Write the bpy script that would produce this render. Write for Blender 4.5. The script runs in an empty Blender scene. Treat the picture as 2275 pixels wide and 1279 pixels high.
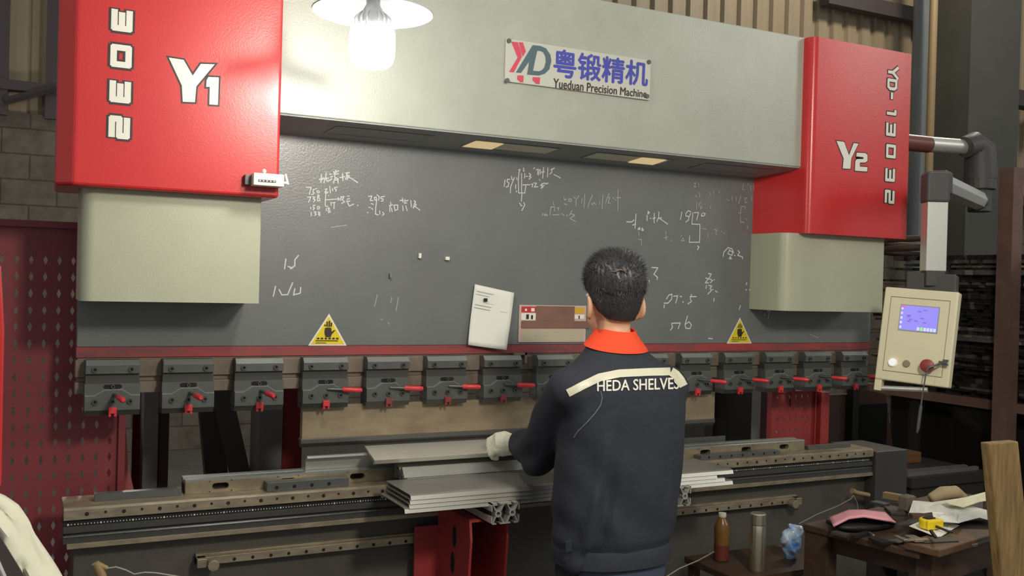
import bpy, bmesh, math, random
import numpy as np
from mathutils import Vector, Matrix
from mathutils.bvhtree import BVHTree

random.seed(7)
sc = bpy.context.scene
COL = sc.collection
PI = math.pi

# ------------------------------------------------------------------ camera
W, H, F = 2275.0, 1279.0, 2150.0
YAW, PITCH, ROLL = 0.4706, -0.0064, 0.0273
CP = np.array([-0.2502, -3.1036, 1.5])
_cy, _sy, _cp, _sp = math.cos(YAW), math.sin(YAW), math.cos(PITCH), math.sin(PITCH)
FW = np.array([_sy * _cp, _cy * _cp, _sp])
_r = np.array([_cy, -_sy, 0.0])
_u = np.cross(_r, FW)
RT = _r * math.cos(ROLL) + _u * math.sin(ROLL)
UP = -_r * math.sin(ROLL) + _u * math.cos(ROLL)
cam_d = bpy.data.cameras.new('camera')
cam_d.sensor_width = 36.0
cam_d.lens = 36.0 * F / W
cam_d.clip_start = 0.05
cam = bpy.data.objects.new('camera', cam_d)
COL.objects.link(cam)
M = Matrix.Identity(4)
for i in range(3):
    M[i][0], M[i][1], M[i][2], M[i][3] = RT[i], UP[i], -FW[i], CP[i]
cam.matrix_world = M
sc.camera = cam

sc.view_settings.view_transform = 'Standard'
sc.view_settings.look = 'None'
sc.view_settings.gamma = 1.0
sc.view_settings.use_curve_mapping = False
sc.view_settings.exposure = 0.0

# ------------------------------------------------------------------ light
world = bpy.data.worlds.new('hall_air')
sc.world = world
world.use_nodes = True
bg = world.node_tree.nodes['Background']
bg.inputs['Color'].default_value = (0.95, 1.0, 0.98, 1)
bg.inputs['Strength'].default_value = 0.36
def lamp_light(name, kind, loc, power, color, size, aim=None):
    l = bpy.data.lights.new(name, kind)
    l.energy = power
    l.color = color
    if kind == 'AREA':
        l.size = size
    else:
        l.shadow_soft_size = size
    o = bpy.data.objects.new(name, l)
    o.location = loc
    if aim is not None:
        o.rotation_euler = (Vector(aim) - Vector(loc)).to_track_quat('-Z', 'Y').to_euler()
    COL.objects.link(o)
    return o
# second work lamp of the bay, in front of the machine and out of the frame
lamp_light('second_work_light', 'POINT', (1.12, -2.78, 2.58), 150.0, (1.0, 0.93, 0.79), 0.17)
# added area fill behind the camera, also mirrored in the right housing
lamp_light('hall_fill', 'AREA', (10.5, -8.3, 5.9), 175.0, (1.0, 0.97, 0.9), 2.8, (2.5, 0, 1.2))
lamp_light('right_wall_fill', 'POINT', (8.0, 2.6, 6.2), 420.0, (1.0, 0.9, 0.72), 0.3)  # added fill that brightens the cladding on the right
lamp_light('left_wall_fill', 'POINT', (-2.5, 2.0, 4.6), 40.0, (1.0, 0.93, 0.8), 0.3)  # added fill for the left part of the back wall
lamp_light('block_wall_fill', 'POINT', (.35, 3.2, 1.7), 45.0, (1.0, 0.95, 0.86), 0.2)  # added fill hidden behind the ram, lights the block wall
BULB = 80.0

# ------------------------------------------------------------------ helpers
def at(u, v, Y=None, Z=None, X=None):
    d = FW + (u - W / 2) / F * RT - (v - H / 2) / F * UP
    if X is not None:
        return CP + (X - CP[0]) / d[0] * d
    t = (Y - CP[1]) / d[1] if Y is not None else (Z - CP[2]) / d[2]
    return CP + t * d

def lin(c):
    c /= 255.0
    return c / 12.92 if c <= 0.04045 else ((c + 0.055) / 1.055) ** 2.4
def srgb(r, g, b):
    return (lin(r), lin(g), lin(b), 1.0)

def mat(name, c, rough=0.5, metal=0.0, c2=None, scale=8.0, amount=0.5, bump=0.0, bscale=60.0, emit=None, spec=None, stretch=None, trans=0.0, alpha=1.0):
    m = bpy.data.materials.new(name)
    m.use_nodes = True
    nt = m.node_tree
    b = nt.nodes['Principled BSDF']
    b.inputs['Base Color'].default_value = c
    b.inputs['Roughness'].default_value = rough
    b.inputs['Metallic'].default_value = metal
    if spec is not None:
        b.inputs['Specular IOR Level'].default_value = spec
    if trans:
        b.inputs['Transmission Weight'].default_value = trans
    if emit:
        b.inputs['Emission Color'].default_value = emit[0]
        b.inputs['Emission Strength'].default_value = emit[1]
    tc = nt.nodes.new('ShaderNodeTexCoord')
    src = tc.outputs['Object']
    if stretch:
        mp = nt.nodes.new('ShaderNodeMapping')
        mp.inputs['Scale'].default_value = stretch
        nt.links.new(src, mp.inputs['Vector'])
        src = mp.outputs['Vector']
    if c2 is not None:
        n = nt.nodes.new('ShaderNodeTexNoise')
        n.inputs['Scale'].default_value = scale
        n.inputs['Detail'].default_value = 6.0
        n.inputs['Roughness'].default_value = 0.65
        nt.links.new(src, n.inputs['Vector'])
        r = nt.nodes.new('ShaderNodeValToRGB')
        r.color_ramp.elements[0].position = 0.5 - 0.28 * (1.0 - amount) - 0.02
        r.color_ramp.elements[1].position = 0.5 + 0.28 * (1.0 - amount) + 0.02
        r.color_ramp.elements[0].color = c
        r.color_ramp.elements[1].color = c2
        nt.links.new(n.outputs['Fac'], r.inputs['Fac'])
        nt.links.new(r.outputs['Color'], b.inputs['Base Color'])
    if bump:
        n2 = nt.nodes.new('ShaderNodeTexNoise')
        n2.inputs['Scale'].default_value = bscale
        n2.inputs['Detail'].default_value = 4.0
        nt.links.new(src, n2.inputs['Vector'])
        bp = nt.nodes.new('ShaderNodeBump')
        bp.inputs['Strength'].default_value = bump
        bp.inputs['Distance'].default_value = 0.01
        nt.links.new(n2.outputs['Fac'], bp.inputs['Height'])
        nt.links.new(bp.outputs['Normal'], b.inputs['Normal'])
    return m

class MB:
    def __init__(s):
        s.v, s.f, s.m = [], [], []
    def add(s, vs, fs, mi=0):
        k = len(s.v)
        s.v += [tuple(float(c) for c in p) for p in vs]
        s.f += [tuple(i + k for i in f) for f in fs]
        s.m += [mi] * len(fs)
        return s
    def box(s, x0, x1, y0, y1, z0, z1, mi=0):
        v = [(x, y, z) for z in (z0, z1) for y in (y0, y1) for x in (x0, x1)]
        return s.add(v, [(0, 2, 3, 1), (4, 5, 7, 6), (0, 1, 5, 4), (2, 6, 7, 3), (0, 4, 6, 2), (1, 3, 7, 5)], mi)
    def obox(s, c, ex, ey, ez, mi=0):
        c, ex, ey, ez = (np.array(a, float) for a in (c, ex, ey, ez))
        v = [c + a * ex + b * ey + d * ez for d in (-.5, .5) for b in (-.5, .5) for a in (-.5, .5)]
        return s.add(v, [(0, 2, 3, 1), (4, 5, 7, 6), (0, 1, 5, 4), (2, 6, 7, 3), (0, 4, 6, 2), (1, 3, 7, 5)], mi)
    def prism(s, pts, a0, a1, axis='x', mi=0, fn=None):
        n = len(pts)
        def P(p, a):
            q = (a, p[0], p[1]) if axis == 'x' else (p[0], a, p[1]) if axis == 'y' else (p[0], p[1], a)
            return fn(q) if fn else q
        v = [P(p, a0) for p in pts] + [P(p, a1) for p in pts]
        f = [tuple(range(n)), tuple(range(2 * n - 1, n - 1, -1))]
        f += [(i, (i + 1) % n, (i + 1) % n + n, i + n) for i in range(n)]
        return s.add(v, f, mi)
    def ring(s, outer, inner, a0, a1, mi=0, axis='y'):
        # plate with a hole: outer and inner loops with the same point count
        n = len(outer)
        P = (lambda p, a: (p[0], a, p[1])) if axis == 'y' else (lambda p, a: (a, p[0], p[1])) if axis == 'x' else (lambda p, a: (p[0], p[1], a))
        v = [P(p, a) for a in (a0, a1) for p in list(outer) + list(inner)]
        f = []
        for i in range(n):
            j = (i + 1) % n
            f += [(i, j, n + j, n + i), (2 * n + i, 3 * n + i, 3 * n + j, 2 * n + j), (i, 2 * n + i, 2 * n + j, j), (n + i, n + j, 3 * n + j, 3 * n + i)]
        return s.add(v, f, mi)
    def cyl(s, p0, p1, r0, r1=None, n=14, mi=0):
        return s.tube([p0, p1], [r0, r0 if r1 is None else r1], n, mi)
    def tube(s, path, r, n=8, mi=0, cap=True):
        path = [np.array(p, float) for p in path]
        rs = r if isinstance(r, (list, tuple)) else [r] * len(path)
        v, f = [], []
        ref = None
        for i, p in enumerate(path):
            d = path[min(i + 1, len(path) - 1)] - path[max(i - 1, 0)]
            d = d / (np.linalg.norm(d) + 1e-12)
            if ref is None:
                ref = np.array([0, 0, 1.]) if abs(d[2]) < .9 else np.array([1., 0, 0])
            a = np.cross(d, ref); a /= np.linalg.norm(a) + 1e-12
            b = np.cross(a, d)
            ref = b
            for k in range(n):
                t = 2 * PI * k / n
                v.append(p + rs[i] * (math.cos(t) * a + math.sin(t) * b))
        for i in range(len(path) - 1):
            for k in range(n):
                f.append((i * n + k, i * n + (k + 1) % n, (i + 1) * n + (k + 1) % n, (i + 1) * n + k))
        if cap:
            f.append(tuple(range(n - 1, -1, -1)))
            f.append(tuple((len(path) - 1) * n + k for k in range(n)))
        return s.add(v, f, mi)
    def rings(s, rings, mi=0, cap=True):
        n = len(rings[0])
        v = [p for r in rings for p in r]
        f = [(i * n + k, i * n + (k + 1) % n, (i + 1) * n + (k + 1) % n, (i + 1) * n + k) for i in range(len(rings) - 1) for k in range(n)]
        if cap:
            f += [tuple(range(n - 1, -1, -1)), tuple((len(rings) - 1) * n + k for k in range(n))]
        return s.add(v, f, mi)
    def lathe(s, c, prof, n=28, mi=0, cap=False):
        return s.rings([[(c[0] + r * math.cos(2 * PI * k / n), c[1] + r * math.sin(2 * PI * k / n), c[2] + h) for k in range(n)] for r, h in prof], mi, cap)
    def ball(s, c, r, n=14, mi=0):
        if not hasattr(r, '__len__'): r = (r, r, r)
        rs = []
        for i in range(n // 2 + 1):
            t = min(max(PI * i / (n // 2), .02), PI - .02)
            rs.append([(c[0] + r[0] * math.sin(t) * math.cos(2 * PI * k / n), c[1] + r[1] * math.sin(t) * math.sin(2 * PI * k / n), c[2] + r[2] * math.cos(t)) for k in range(n)])
        return s.rings(rs, mi)
    def grid(s, fn, nu, nv, mi=0):
        v = [fn(i / nu, j / nv) for j in range(nv + 1) for i in range(nu + 1)]
        w = nu + 1
        return s.add(v, [(j * w + i, j * w + i + 1, (j + 1) * w + i + 1, (j + 1) * w + i) for j in range(nv) for i in range(nu)], mi)
    def bounds(s):
        a = np.array(s.v)
        return a.min(0), a.max(0)

def root_loc(o):
    t = Vector((0, 0, 0))
    while o is not None:
        t += o.location
        o = o.parent
    return t

def raw_mesh(name, mb, mats, base, smooth=None):
    me = bpy.data.meshes.new(name)
    b = Vector(base)
    me.from_pydata([tuple(Vector(p) - b) for p in mb.v], [], mb.f)
    for m in (mats if isinstance(mats, (list, tuple)) else [mats]):
        me.materials.append(m)
    me.polygons.foreach_set('material_index', mb.m)
    bm = bmesh.new()
    bm.from_mesh(me)
    bmesh.ops.recalc_face_normals(bm, faces=bm.faces)
    bm.to_mesh(me)
    bm.free()
    if smooth is not None:
        me.shade_smooth()
        me.set_sharp_from_angle(angle=math.radians(smooth))
    me.update()
    return me

def build(name, mb, mats, parent=None, bevel=0.0, smooth=None, solid=0.0, base=None, seg=2, sub=0):
    if parent is not None:
        base = root_loc(parent)
    elif base is None:
        lo, hi = mb.bounds()
        base = ((lo[0] + hi[0]) / 2, (lo[1] + hi[1]) / 2, lo[2])
    o = bpy.data.objects.new(name, raw_mesh(name, mb, mats, base, smooth))
    COL.objects.link(o)
    if parent is not None:
        o.parent = parent
    else:
        o.location = base
    if solid:
        md = o.modifiers.new('thickness', 'SOLIDIFY'); md.thickness = solid; md.offset = 0
    if bevel:
        md = o.modifiers.new('edge', 'BEVEL'); md.width = bevel; md.segments = seg; md.limit_method = 'ANGLE'; md.angle_limit = math.radians(40)
        md.harden_normals = False
    if sub:
        md = o.modifiers.new('sub', 'SUBSURF'); md.levels = sub; md.render_levels = sub
    return o

def tag(o, label=None, cat=None, group=None, kind=None):
    if label: o['label'] = label
    if cat: o['category'] = cat
    if group: o['group'] = group
    if kind: o['kind'] = kind
    return o

def thing(name, label, cat, loc, group=None):
    o = bpy.data.objects.new(name, None)
    o.empty_display_size = 0.05
    o.location = loc
    COL.objects.link(o)
    return tag(o, label, cat, group)

def solo(name, mb, mats, label, cat, group=None, **k):
    return tag(build(name, mb, mats, **k), label, cat, group)

def structure(name, mb, mats, **k):
    return tag(build(name, mb, mats, **k), kind='structure')

def copy_tree(o, parent=None):
    c = o.copy()
    COL.objects.link(c)
    if parent is not None: c.parent = parent
    for ch in list(o.children): copy_tree(ch, c)
    return c

def text_2d(body, bold=0.0):
    c = bpy.data.curves.new('letters', 'FONT')
    c.body = body
    c.offset = bold
    c.resolution_u = 3
    o = bpy.data.objects.new('letters', c)
    COL.objects.link(o)
    me = bpy.data.meshes.new_from_object(o.evaluated_get(bpy.context.evaluated_depsgraph_get()))
    vs = np.array([v.co[:2] for v in me.vertices])
    fs = [tuple(p.vertices) for p in me.polygons]
    COL.objects.unlink(o)
    bpy.data.objects.remove(o); bpy.data.curves.remove(c); bpy.data.meshes.remove(me)
    lo, hi = vs.min(0), vs.max(0)
    return (vs - lo) / (hi - lo), fs

def text_on(mb, body, tl, tr, br, bl, bold=0.0, mi=0):
    vs, fs = text_2d(body)
    tl, tr, br, bl = (np.array(p, float) for p in (tl, tr, br, bl))
    ln = (tr - tl) / np.linalg.norm(tr - tl)
    ln2 = (tl - bl) / np.linalg.norm(tl - bl)
    for k, (sx, sy) in enumerate([(0, 0)] if not bold else [(-1, 0), (1, 0), (0, 1), (0, -1)]):
        sh = (ln * sx + ln2 * sy) * bold + np.array([0, -.00007 * k, 0])
        mb.add([(bl * (1 - x) + br * x) * (1 - y) + (tl * (1 - x) + tr * x) * y + sh for x, y in vs], fs, mi)

def offset_poly(p, d):
    n = len(p)
    p = [np.array(q, float) for q in p]
    area = sum(p[i][0] * p[(i + 1) % n][1] - p[(i + 1) % n][0] * p[i][1] for i in range(n))
    sg = 1 if area > 0 else -1
    out = []
    for i in range(n):
        a = p[i] - p[i - 1]; b = p[(i + 1) % n] - p[i]
        na = sg * np.array([a[1], -a[0]]) / np.linalg.norm(a); nb = sg * np.array([b[1], -b[0]]) / np.linalg.norm(b)
        m = na + nb
        k = max(1 + na @ nb, .35)
        out.append(p[i] + d * m / k)
    return out

RIB = [0]
def ribbon(mb, pts, w, Y, mi=0):
    # a flat stroke on a plane facing -Y, pts are (x, z)
    pts = [np.array(p, float) for p in pts]
    for a, b in zip(pts[:-1], pts[1:]):
        d = b - a
        L = np.linalg.norm(d)
        if L < 1e-6: continue
        d /= L
        n = np.array([-d[1], d[0]]) * w / 2
        a2, b2 = a - d * w * .3, b + d * w * .3
        RIB[0] = (RIB[0] + 1) % 7
        mb.add([(q[0], Y - .00007 * RIB[0], q[1]) for q in (a2 + n, a2 - n, b2 - n, b2 + n)], [(0, 1, 2, 3)], mi)

def arc(cx, cy, r, a0, a1, n=6):
    return [(cx + r * math.cos(a0 + (a1 - a0) * i / n), cy + r * math.sin(a0 + (a1 - a0) * i / n)) for i in range(n + 1)]

def slot_pts(cx, cz, w, h, n=5):
    r = h / 2
    return arc(cx + w / 2 - r, cz, r, -PI / 2, PI / 2, n) + arc(cx - w / 2 + r, cz, r, PI / 2, 3 * PI / 2, n)

# ------------------------------------------------------------------ materials
RED = mat('red_enamel', srgb(208, 54, 55), 0.26, c2=srgb(200, 50, 51), scale=3, amount=.2, bump=.04, bscale=250)
RED_DULL = mat('red_dull_paint', srgb(166, 56, 56), 0.5, c2=srgb(142, 48, 48), scale=9, amount=.3)
RED_STRIPE = mat('worn_red_stripe', srgb(176, 62, 60), 0.5, c2=srgb(104, 66, 66), scale=5, amount=.5, stretch=(1, 1, 6))
GREY = mat('grey_green_enamel', srgb(178, 181, 170), 0.27, c2=srgb(160, 163, 150), scale=4, amount=.15, bump=.05, bscale=180)
GREY_B = mat('pale_cover_enamel', srgb(186, 188, 164), 0.36, c2=srgb(176, 178, 154), scale=5, amount=.1, bump=.05, bscale=150)
PLATE = mat('slate_plate_paint', srgb(118, 121, 120), 0.3, c2=srgb(107, 109, 108), scale=3.5, amount=.1, bump=.08, bscale=160)
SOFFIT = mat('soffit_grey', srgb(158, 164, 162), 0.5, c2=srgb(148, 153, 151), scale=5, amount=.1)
DARK = mat('black_oxide_steel', srgb(98, 100, 97), 0.42, metal=.25, c2=srgb(84, 86, 83), scale=20, amount=.2)
DARKER = mat('dark_steel', srgb(58, 58, 55), 0.5, c2=srgb(66, 64, 60), scale=10, amount=.2)
BLACK = mat('black_paint', srgb(24, 23, 22), 0.6)
HOLE = mat('hole_black', srgb(14, 13, 12), 0.8)
PALE_STEEL = mat('ground_steel_and_highlight', srgb(150, 154, 148), 0.35, metal=.5)
BAR = mat('rusty_bar', srgb(112, 98, 86), 0.55, metal=.3, c2=srgb(134, 122, 108), scale=14, amount=.4)
PUNCH = mat('oiled_punch_steel', srgb(168, 152, 124), 0.45, metal=.35, c2=srgb(128, 112, 92), scale=6, amount=.25, stretch=(1, 1, 2.5))
PUNCH_TIP = mat('punch_tip_steel', srgb(92, 92, 88), 0.4, metal=.4)
BRASSY = mat('oil_worn_rail', srgb(164, 152, 128), 0.42, metal=.3, c2=srgb(120, 108, 90), scale=14, amount=.3, stretch=(1, 3, 3))
DIE = mat('oil_stained_die', srgb(176, 160, 130), 0.38, metal=.45, c2=srgb(120, 110, 92), scale=9, amount=.3)
STEEL = mat('cold_rolled_sheet', srgb(178, 176, 168), 0.34, metal=.6, c2=srgb(166, 164, 157), scale=3, amount=.2, stretch=(1, 12, 12))
STEEL_B = mat('bright_sheet', srgb(236, 233, 220), 0.26, metal=.4, c2=srgb(226, 224, 214), scale=3, amount=.2, stretch=(1, 12, 12))
ALU = mat('aluminium_extrusion', srgb(214, 214, 206), 0.35, metal=.6)
CHROME = mat('brushed_stainless', srgb(226, 216, 196), 0.27, metal=.9)
WHITE = mat('white_print', srgb(236, 232, 220), 0.45)
INK = mat('dark_print', srgb(52, 40, 38), 0.5)
BLUE = mat('blue_print', srgb(66, 70, 170), 0.45)
LOGO_RED = mat('logo_red', srgb(206, 66, 88), 0.45)
LOGO_GREY = mat('logo_slate', srgb(76, 98, 106), 0.45)
SIGN = mat('sign_acrylic', srgb(196, 196, 186), 0.25)
YELLOW = mat('warning_yellow', srgb(232, 206, 30), 0.45)
CHALK = mat('chalk', srgb(206, 208, 204), 0.9)
CHALK_F = mat('faint_chalk', srgb(168, 170, 166), 0.9)
PAPER = mat('paper', srgb(232, 232, 222), 0.8)
PAPER_INK = mat('grey_ink', srgb(170, 172, 166), 0.8)
CREAM = mat('cream_panel', srgb(234, 226, 192), 0.45, c2=srgb(226, 217, 182), scale=6, amount=.1)
RED_GRIP = mat('red_vinyl_grip', srgb(212, 58, 62), 0.35)
SKIN = mat('skin', srgb(226, 178, 144), 0.5, c2=srgb(216, 164, 130), scale=10, amount=.2)
NAVY = mat('navy_workwear', srgb(47, 50, 60), 0.8, c2=srgb(40, 43, 52), scale=16, amount=.3, bump=.25, bscale=30)
ORANGE = mat('orange_collar', srgb(246, 78, 38), 0.75)
HAIR = mat('black_hair', srgb(44, 44, 46), 0.42, c2=srgb(62, 62, 63), scale=60, amount=.3)
GLOVE = mat('cotton_glove', srgb(240, 238, 212), 0.9, bump=.5, bscale=160)
REFLECT = mat('reflective_tape', srgb(226, 222, 196), 0.4)
WOOD = mat('weathered_plank', srgb(156, 128, 80), 0.7, c2=srgb(104, 80, 46), scale=10, amount=.3, stretch=(6, 6, .7), bump=.3, bscale=20)
BROWN = mat('dark_table_wood', srgb(76, 54, 38), 0.55, c2=srgb(58, 42, 31), scale=6, amount=.3, stretch=(1, 5, 5))
RUST = mat('rust_brown_post', srgb(124, 96, 86), 0.65, c2=srgb(104, 80, 70), scale=8, amount=.3)
BOARD = mat('brown_board', srgb(90, 66, 52), 0.7, c2=srgb(72, 54, 44), scale=4, amount=.3)
JOINT = mat('grey_arm_joint', srgb(74, 72, 72), 0.55)
MAROON = mat('maroon_tube', srgb(112, 62, 56), 0.4)

# ------------------------------------------------------------------ room
def corr_profile(x0, x1, pitch, depth):
    pts, x = [], x0
    while x < x1:
        pts += [(x, 0), (x + pitch * .55, 0), (x + pitch * .66, depth), (x + pitch * .89, depth)]
        x += pitch
    return pts
clad = mat('cladding_sheet', srgb(150, 136, 112), 0.55, c2=srgb(128, 114, 94), scale=2.0, amount=.2, stretch=(6, 6, .25))
mb = MB()
pr = corr_profile(-6, 17, .235, .045)
n = len(pr)
mb.add([(x, 5.5 + y, z) for z in (2.7, 9.0) for x, y in pr], [(i, i + 1, n + i + 1, n + i) for i in range(n - 1)])
structure('wall_back_cladding', mb, clad, base=(5, 5.5, 2.7))
# block wall under it
blk = bpy.data.materials.new('grey_block_wall')
blk.use_nodes = True
nt = blk.node_tree
bs = nt.nodes['Principled BSDF']
bs.inputs['Roughness'].default_value = .9
tc = nt.nodes.new('ShaderNodeTexCoord')
mp = nt.nodes.new('ShaderNodeMapping'); mp.inputs['Rotation'].default_value = (PI / 2, 0, 0)
br = nt.nodes.new('ShaderNodeTexBrick')
br.inputs['Scale'].default_value = 1.0
br.inputs['Brick Width'].default_value = .40
br.inputs['Row Height'].default_value = .20
br.inputs['Mortar Size'].default_value = .006
br.inputs['Color1'].default_value = srgb(130, 121, 106)
br.inputs['Color2'].default_value = srgb(116, 108, 95)
br.inputs['Mortar'].default_value = srgb(88, 82, 72)
ns = nt.nodes.new('ShaderNodeTexNoise'); ns.inputs['Scale'].default_value = 9.0; ns.inputs['Detail'].default_value = 8
mx = nt.nodes.new('ShaderNodeMixRGB'); mx.blend_type = 'MULTIPLY'; mx.inputs['Fac'].default_value = .8
nt.links.new(tc.outputs['Object'], mp.inputs['Vector'])
nt.links.new(mp.outputs['Vector'], br.inputs['Vector'])
nt.links.new(tc.outputs['Object'], ns.inputs['Vector'])
nt.links.new(br.outputs['Color'], mx.inputs['Color1'])
nt.links.new(ns.outputs['Fac'], mx.inputs['Color2'])
nt.links.new(mx.outputs['Color'], bs.inputs['Base Color'])
bp = nt.nodes.new('ShaderNodeBump'); bp.inputs['Strength'].default_value = .6; bp.inputs['Distance'].default_value = .02
nt.links.new(br.outputs['Fac'], bp.inputs['Height']); bp.invert = True
nt.links.new(bp.outputs['Normal'], bs.inputs['Normal'])
structure('wall_back', MB().box(-6, 17, 5.45, 5.7, 0, 2.72), blk, base=(0, 5.45, 0))
conc = mat('concrete_floor', srgb(92, 88, 82), .8, c2=srgb(72, 68, 64), scale=3, amount=.2)
structure('floor', MB().box(-8, 17, -9, 5.7, -.1, 0), conc, base=(0, 0, -.1))
girt = mat('girt_steel', srgb(60, 52, 54), .6)
def px_box(u0, v0, u1, v1, Y, t, mbx=None, mi=0):
    a, b = at(u0, v0, Y), at(u1, v1, Y)
    m = mbx or MB()
    m.box(min(a[0], b[0]), max(a[0], b[0]), Y, Y + t, min(a[2], b[2]), max(a[2], b[2]), mi)
    return m
# wall girts and posts on the left
z_g = at(60, 190, 5.35)[2]
structure('trim_1', MB().box(-6, 2.2, 5.33, 5.45, z_g - .045, z_g + .03), girt)
mb = MB(); a = at(10, 225, 5.3); b = at(125, 195, 5.3)
mb.tube([a, b], .03, 4)
structure('trim_2', mb, girt)
structure('trim_3', px_box(4, -300, 16, 255, 5.35, .05), girt)
structure('trim_4', px_box(113, -300, 126, 265, 5.35, .05), girt)
# steel column, pipes and girts on the right
colm = mat('column_dark_steel', srgb(72, 72, 68), .6, c2=srgb(62, 62, 58), scale=2, amount=.2)
structure('trim_5', MB().box(9.72, 10.62, 4.7, 5.2, 0, 9), colm)
z1, z2 = at(1900, 2, 5.0)[2], at(2050, 22, 5.0)[2]
structure('trim_6', MB().box(8.0, 10.0, 5.25, 5.4, z2 - .05, z2 + .12), girt)
structure('trim_7', MB().box(10.6, 16.5, 5.0, 5.2, at(2200, 205, 5.0)[2] - .1, at(2200, 205, 5.0)[2] + .1), girt)
structure('trim_8', MB().box(10.6, 16.5, 5.25, 5.4, at(2200, 430, 5.0)[2] - .08, at(2200, 430, 5.0)[2] + .06), girt)
pipe_m = mat('blue_grey_pipe', srgb(104, 110, 114), .4, c2=srgb(92, 97, 100), scale=3, amount=.2)
a = at(2040, 300, 4.9)
solo('pipe', MB().cyl((a[0], 4.9, 0), (a[0], 4.9, 9), .095, n=20), pipe_m, 'thick blue-grey vertical pipe beside the dark steel column', 'pipe', smooth=40)
a = at(2066, 300, 4.55)
tan_m = mat('tan_conduit', srgb(132, 112, 82), .55)
solo('conduit', MB().cyl((a[0], 4.55, 0), (a[0], 4.55, 9), .045, n=14), tan_m, 'slim tan vertical conduit between blue-grey pipe and dark column', 'pipe', smooth=40)

# ------------------------------------------------------------------ press brake
PB = thing('press_brake', 'large red and grey press brake with chalk-covered dark ram plate', 'machine', (1.5, .3, 0))
build('ram_plate', MB().box(-.097, 3.118, 0, .07, 1.274, 2.47), PLATE, PB, bevel=.002)
build('painted_stripe', MB().box(-.098, 3.119, -.002, .07, 1.243, 1.2735), RED_STRIPE, PB)
mb = MB().box(-.095, 3.115, .004, .06, 1.17, 1.243).box(-.1, 3.1, -.006, .05, 1.185, 1.236)
mb.box(-.1, 3.1, .0, .055, 1.135, 1.17)
build('tool_holder_bar', mb, BAR, PB, bevel=.002)
# upper cover with sloped soffit
sl = .02
cov = MB().prism([(-.2, 1.985), (-.2, 2.497), (.0, 2.497), (0, 1.955), (-.004, 1.955)], .38, 2.50, 'x')
build('beam_cover', cov, GREY, PB, bevel=.004)
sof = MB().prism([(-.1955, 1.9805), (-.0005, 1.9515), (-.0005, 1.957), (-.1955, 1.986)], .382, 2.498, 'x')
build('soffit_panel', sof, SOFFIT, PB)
slot_m = mat('recess_lens', srgb(232, 228, 208), .5)
slot_lit = mat('warm_recess_tube', srgb(226, 206, 160), .5, emit=(srgb(240, 214, 160), .55))
def soff(x, y, d=0.0):
    t = (y + .1955) / .195
    return (x, y, 1.9805 - .029 * t - d)
for k, (x0, x1, lit) in enumerate([(.604, .956, None), (1.085, 1.443, (0.0, .3)), (1.562, 1.927, (.55, .85)), (2.05, 2.405, None)]):
    m = MB()
    vs = [soff(x0 + .02, -.145, .0015), soff(x1, -.145, .0015), soff(x1 - .02, -.055, .0015), soff(x0, -.055, .0015)]
    vi = [soff(x0 + .028, -.137, .0015), soff(x1 - .01, -.137, .0015), soff(x1 - .028, -.063, .0015), soff(x0 + .01, -.063, .0015)]
    m.add(vs + vi, [(0, 1, 5, 4), (1, 2, 6, 5), (2, 3, 7, 6), (3, 0, 4, 7)], 1)
    m.add([np.array(q) + (0, 0, .0007) for q in vi], [(0, 1, 2, 3)], 0)
    pane = build('light_recess', m, [slot_m if k in (1, 2) else SOFFIT, PALE_STEEL if k < 3 else SOFFIT], PB)
    if lit:
        xa, xb = x0 + .02 + lit[0] * (x1 - x0), x0 + .02 + lit[1] * (x1 - x0)
        build('recess_tube', MB().add([soff(xa, -.14, .003), soff(xb, -.14, .003), soff(xb - .01, -.062, .003), soff(xa - .015, -.062, .003)], [(0, 1, 2, 3)]), slot_lit, pane)
# left housing and its cylinder cover
hl = MB().prism([(-.129, -.25), (.424, -.25), (.424, 0), (.424, .07), (-.165, .07), (-.172, -.205)], 1.727, 2.62, 'z')
build('left_housing', hl, RED, PB, bevel=.009, seg=3)
def round_box(x0, x1, y0, y1, r, rr):
    return arc(x0 + r, y0 + r, r, PI, 1.5 * PI, 6) + arc(x1 - rr, y0 + rr, rr, -PI / 2, 0, 3) + [(x1, y1), (x0, y1)]
build('left_cylinder_cover', MB().prism(round_box(-.103, .385, -.2, 0, .035, .004), 1.415, 1.728, 'z'), GREY_B, PB, smooth=30)
build('right_housing', MB().prism(arc(2.492 + .03, -.22, .03, PI, 1.5 * PI, 6) + [(3.036, -.25), (3.036, .07), (2.43, .07), (2.43, 0), (2.492, -.14)], 1.722, 2.492, 'z'), RED, PB, smooth=30)
build('right_cylinder_cover', MB().prism(round_box(2.425, 2.968, -.2, 0, .04, .004), 1.415, 1.723, 'z'), GREY_B, PB, smooth=30)
SIDE = mat('side_frame_red', srgb(150, 44, 46), .5, c2=srgb(126, 40, 42), scale=6, amount=.3)
for nm, x0, x1 in (('left', .075, .105), ('right', 3.03, 3.06)):
    m = MB().prism([(.071, 1.75), (.071, 2.6), (1.5, 2.6), (1.5, 0), (.071, 0), (.071, .7), (.55, .82), (.72, 1.0), (.72, 1.3), (.6, 1.5)], x0, x1, 'x')
    build('side_frame', m, SIDE if nm == 'left' else DARKER, PB)
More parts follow.
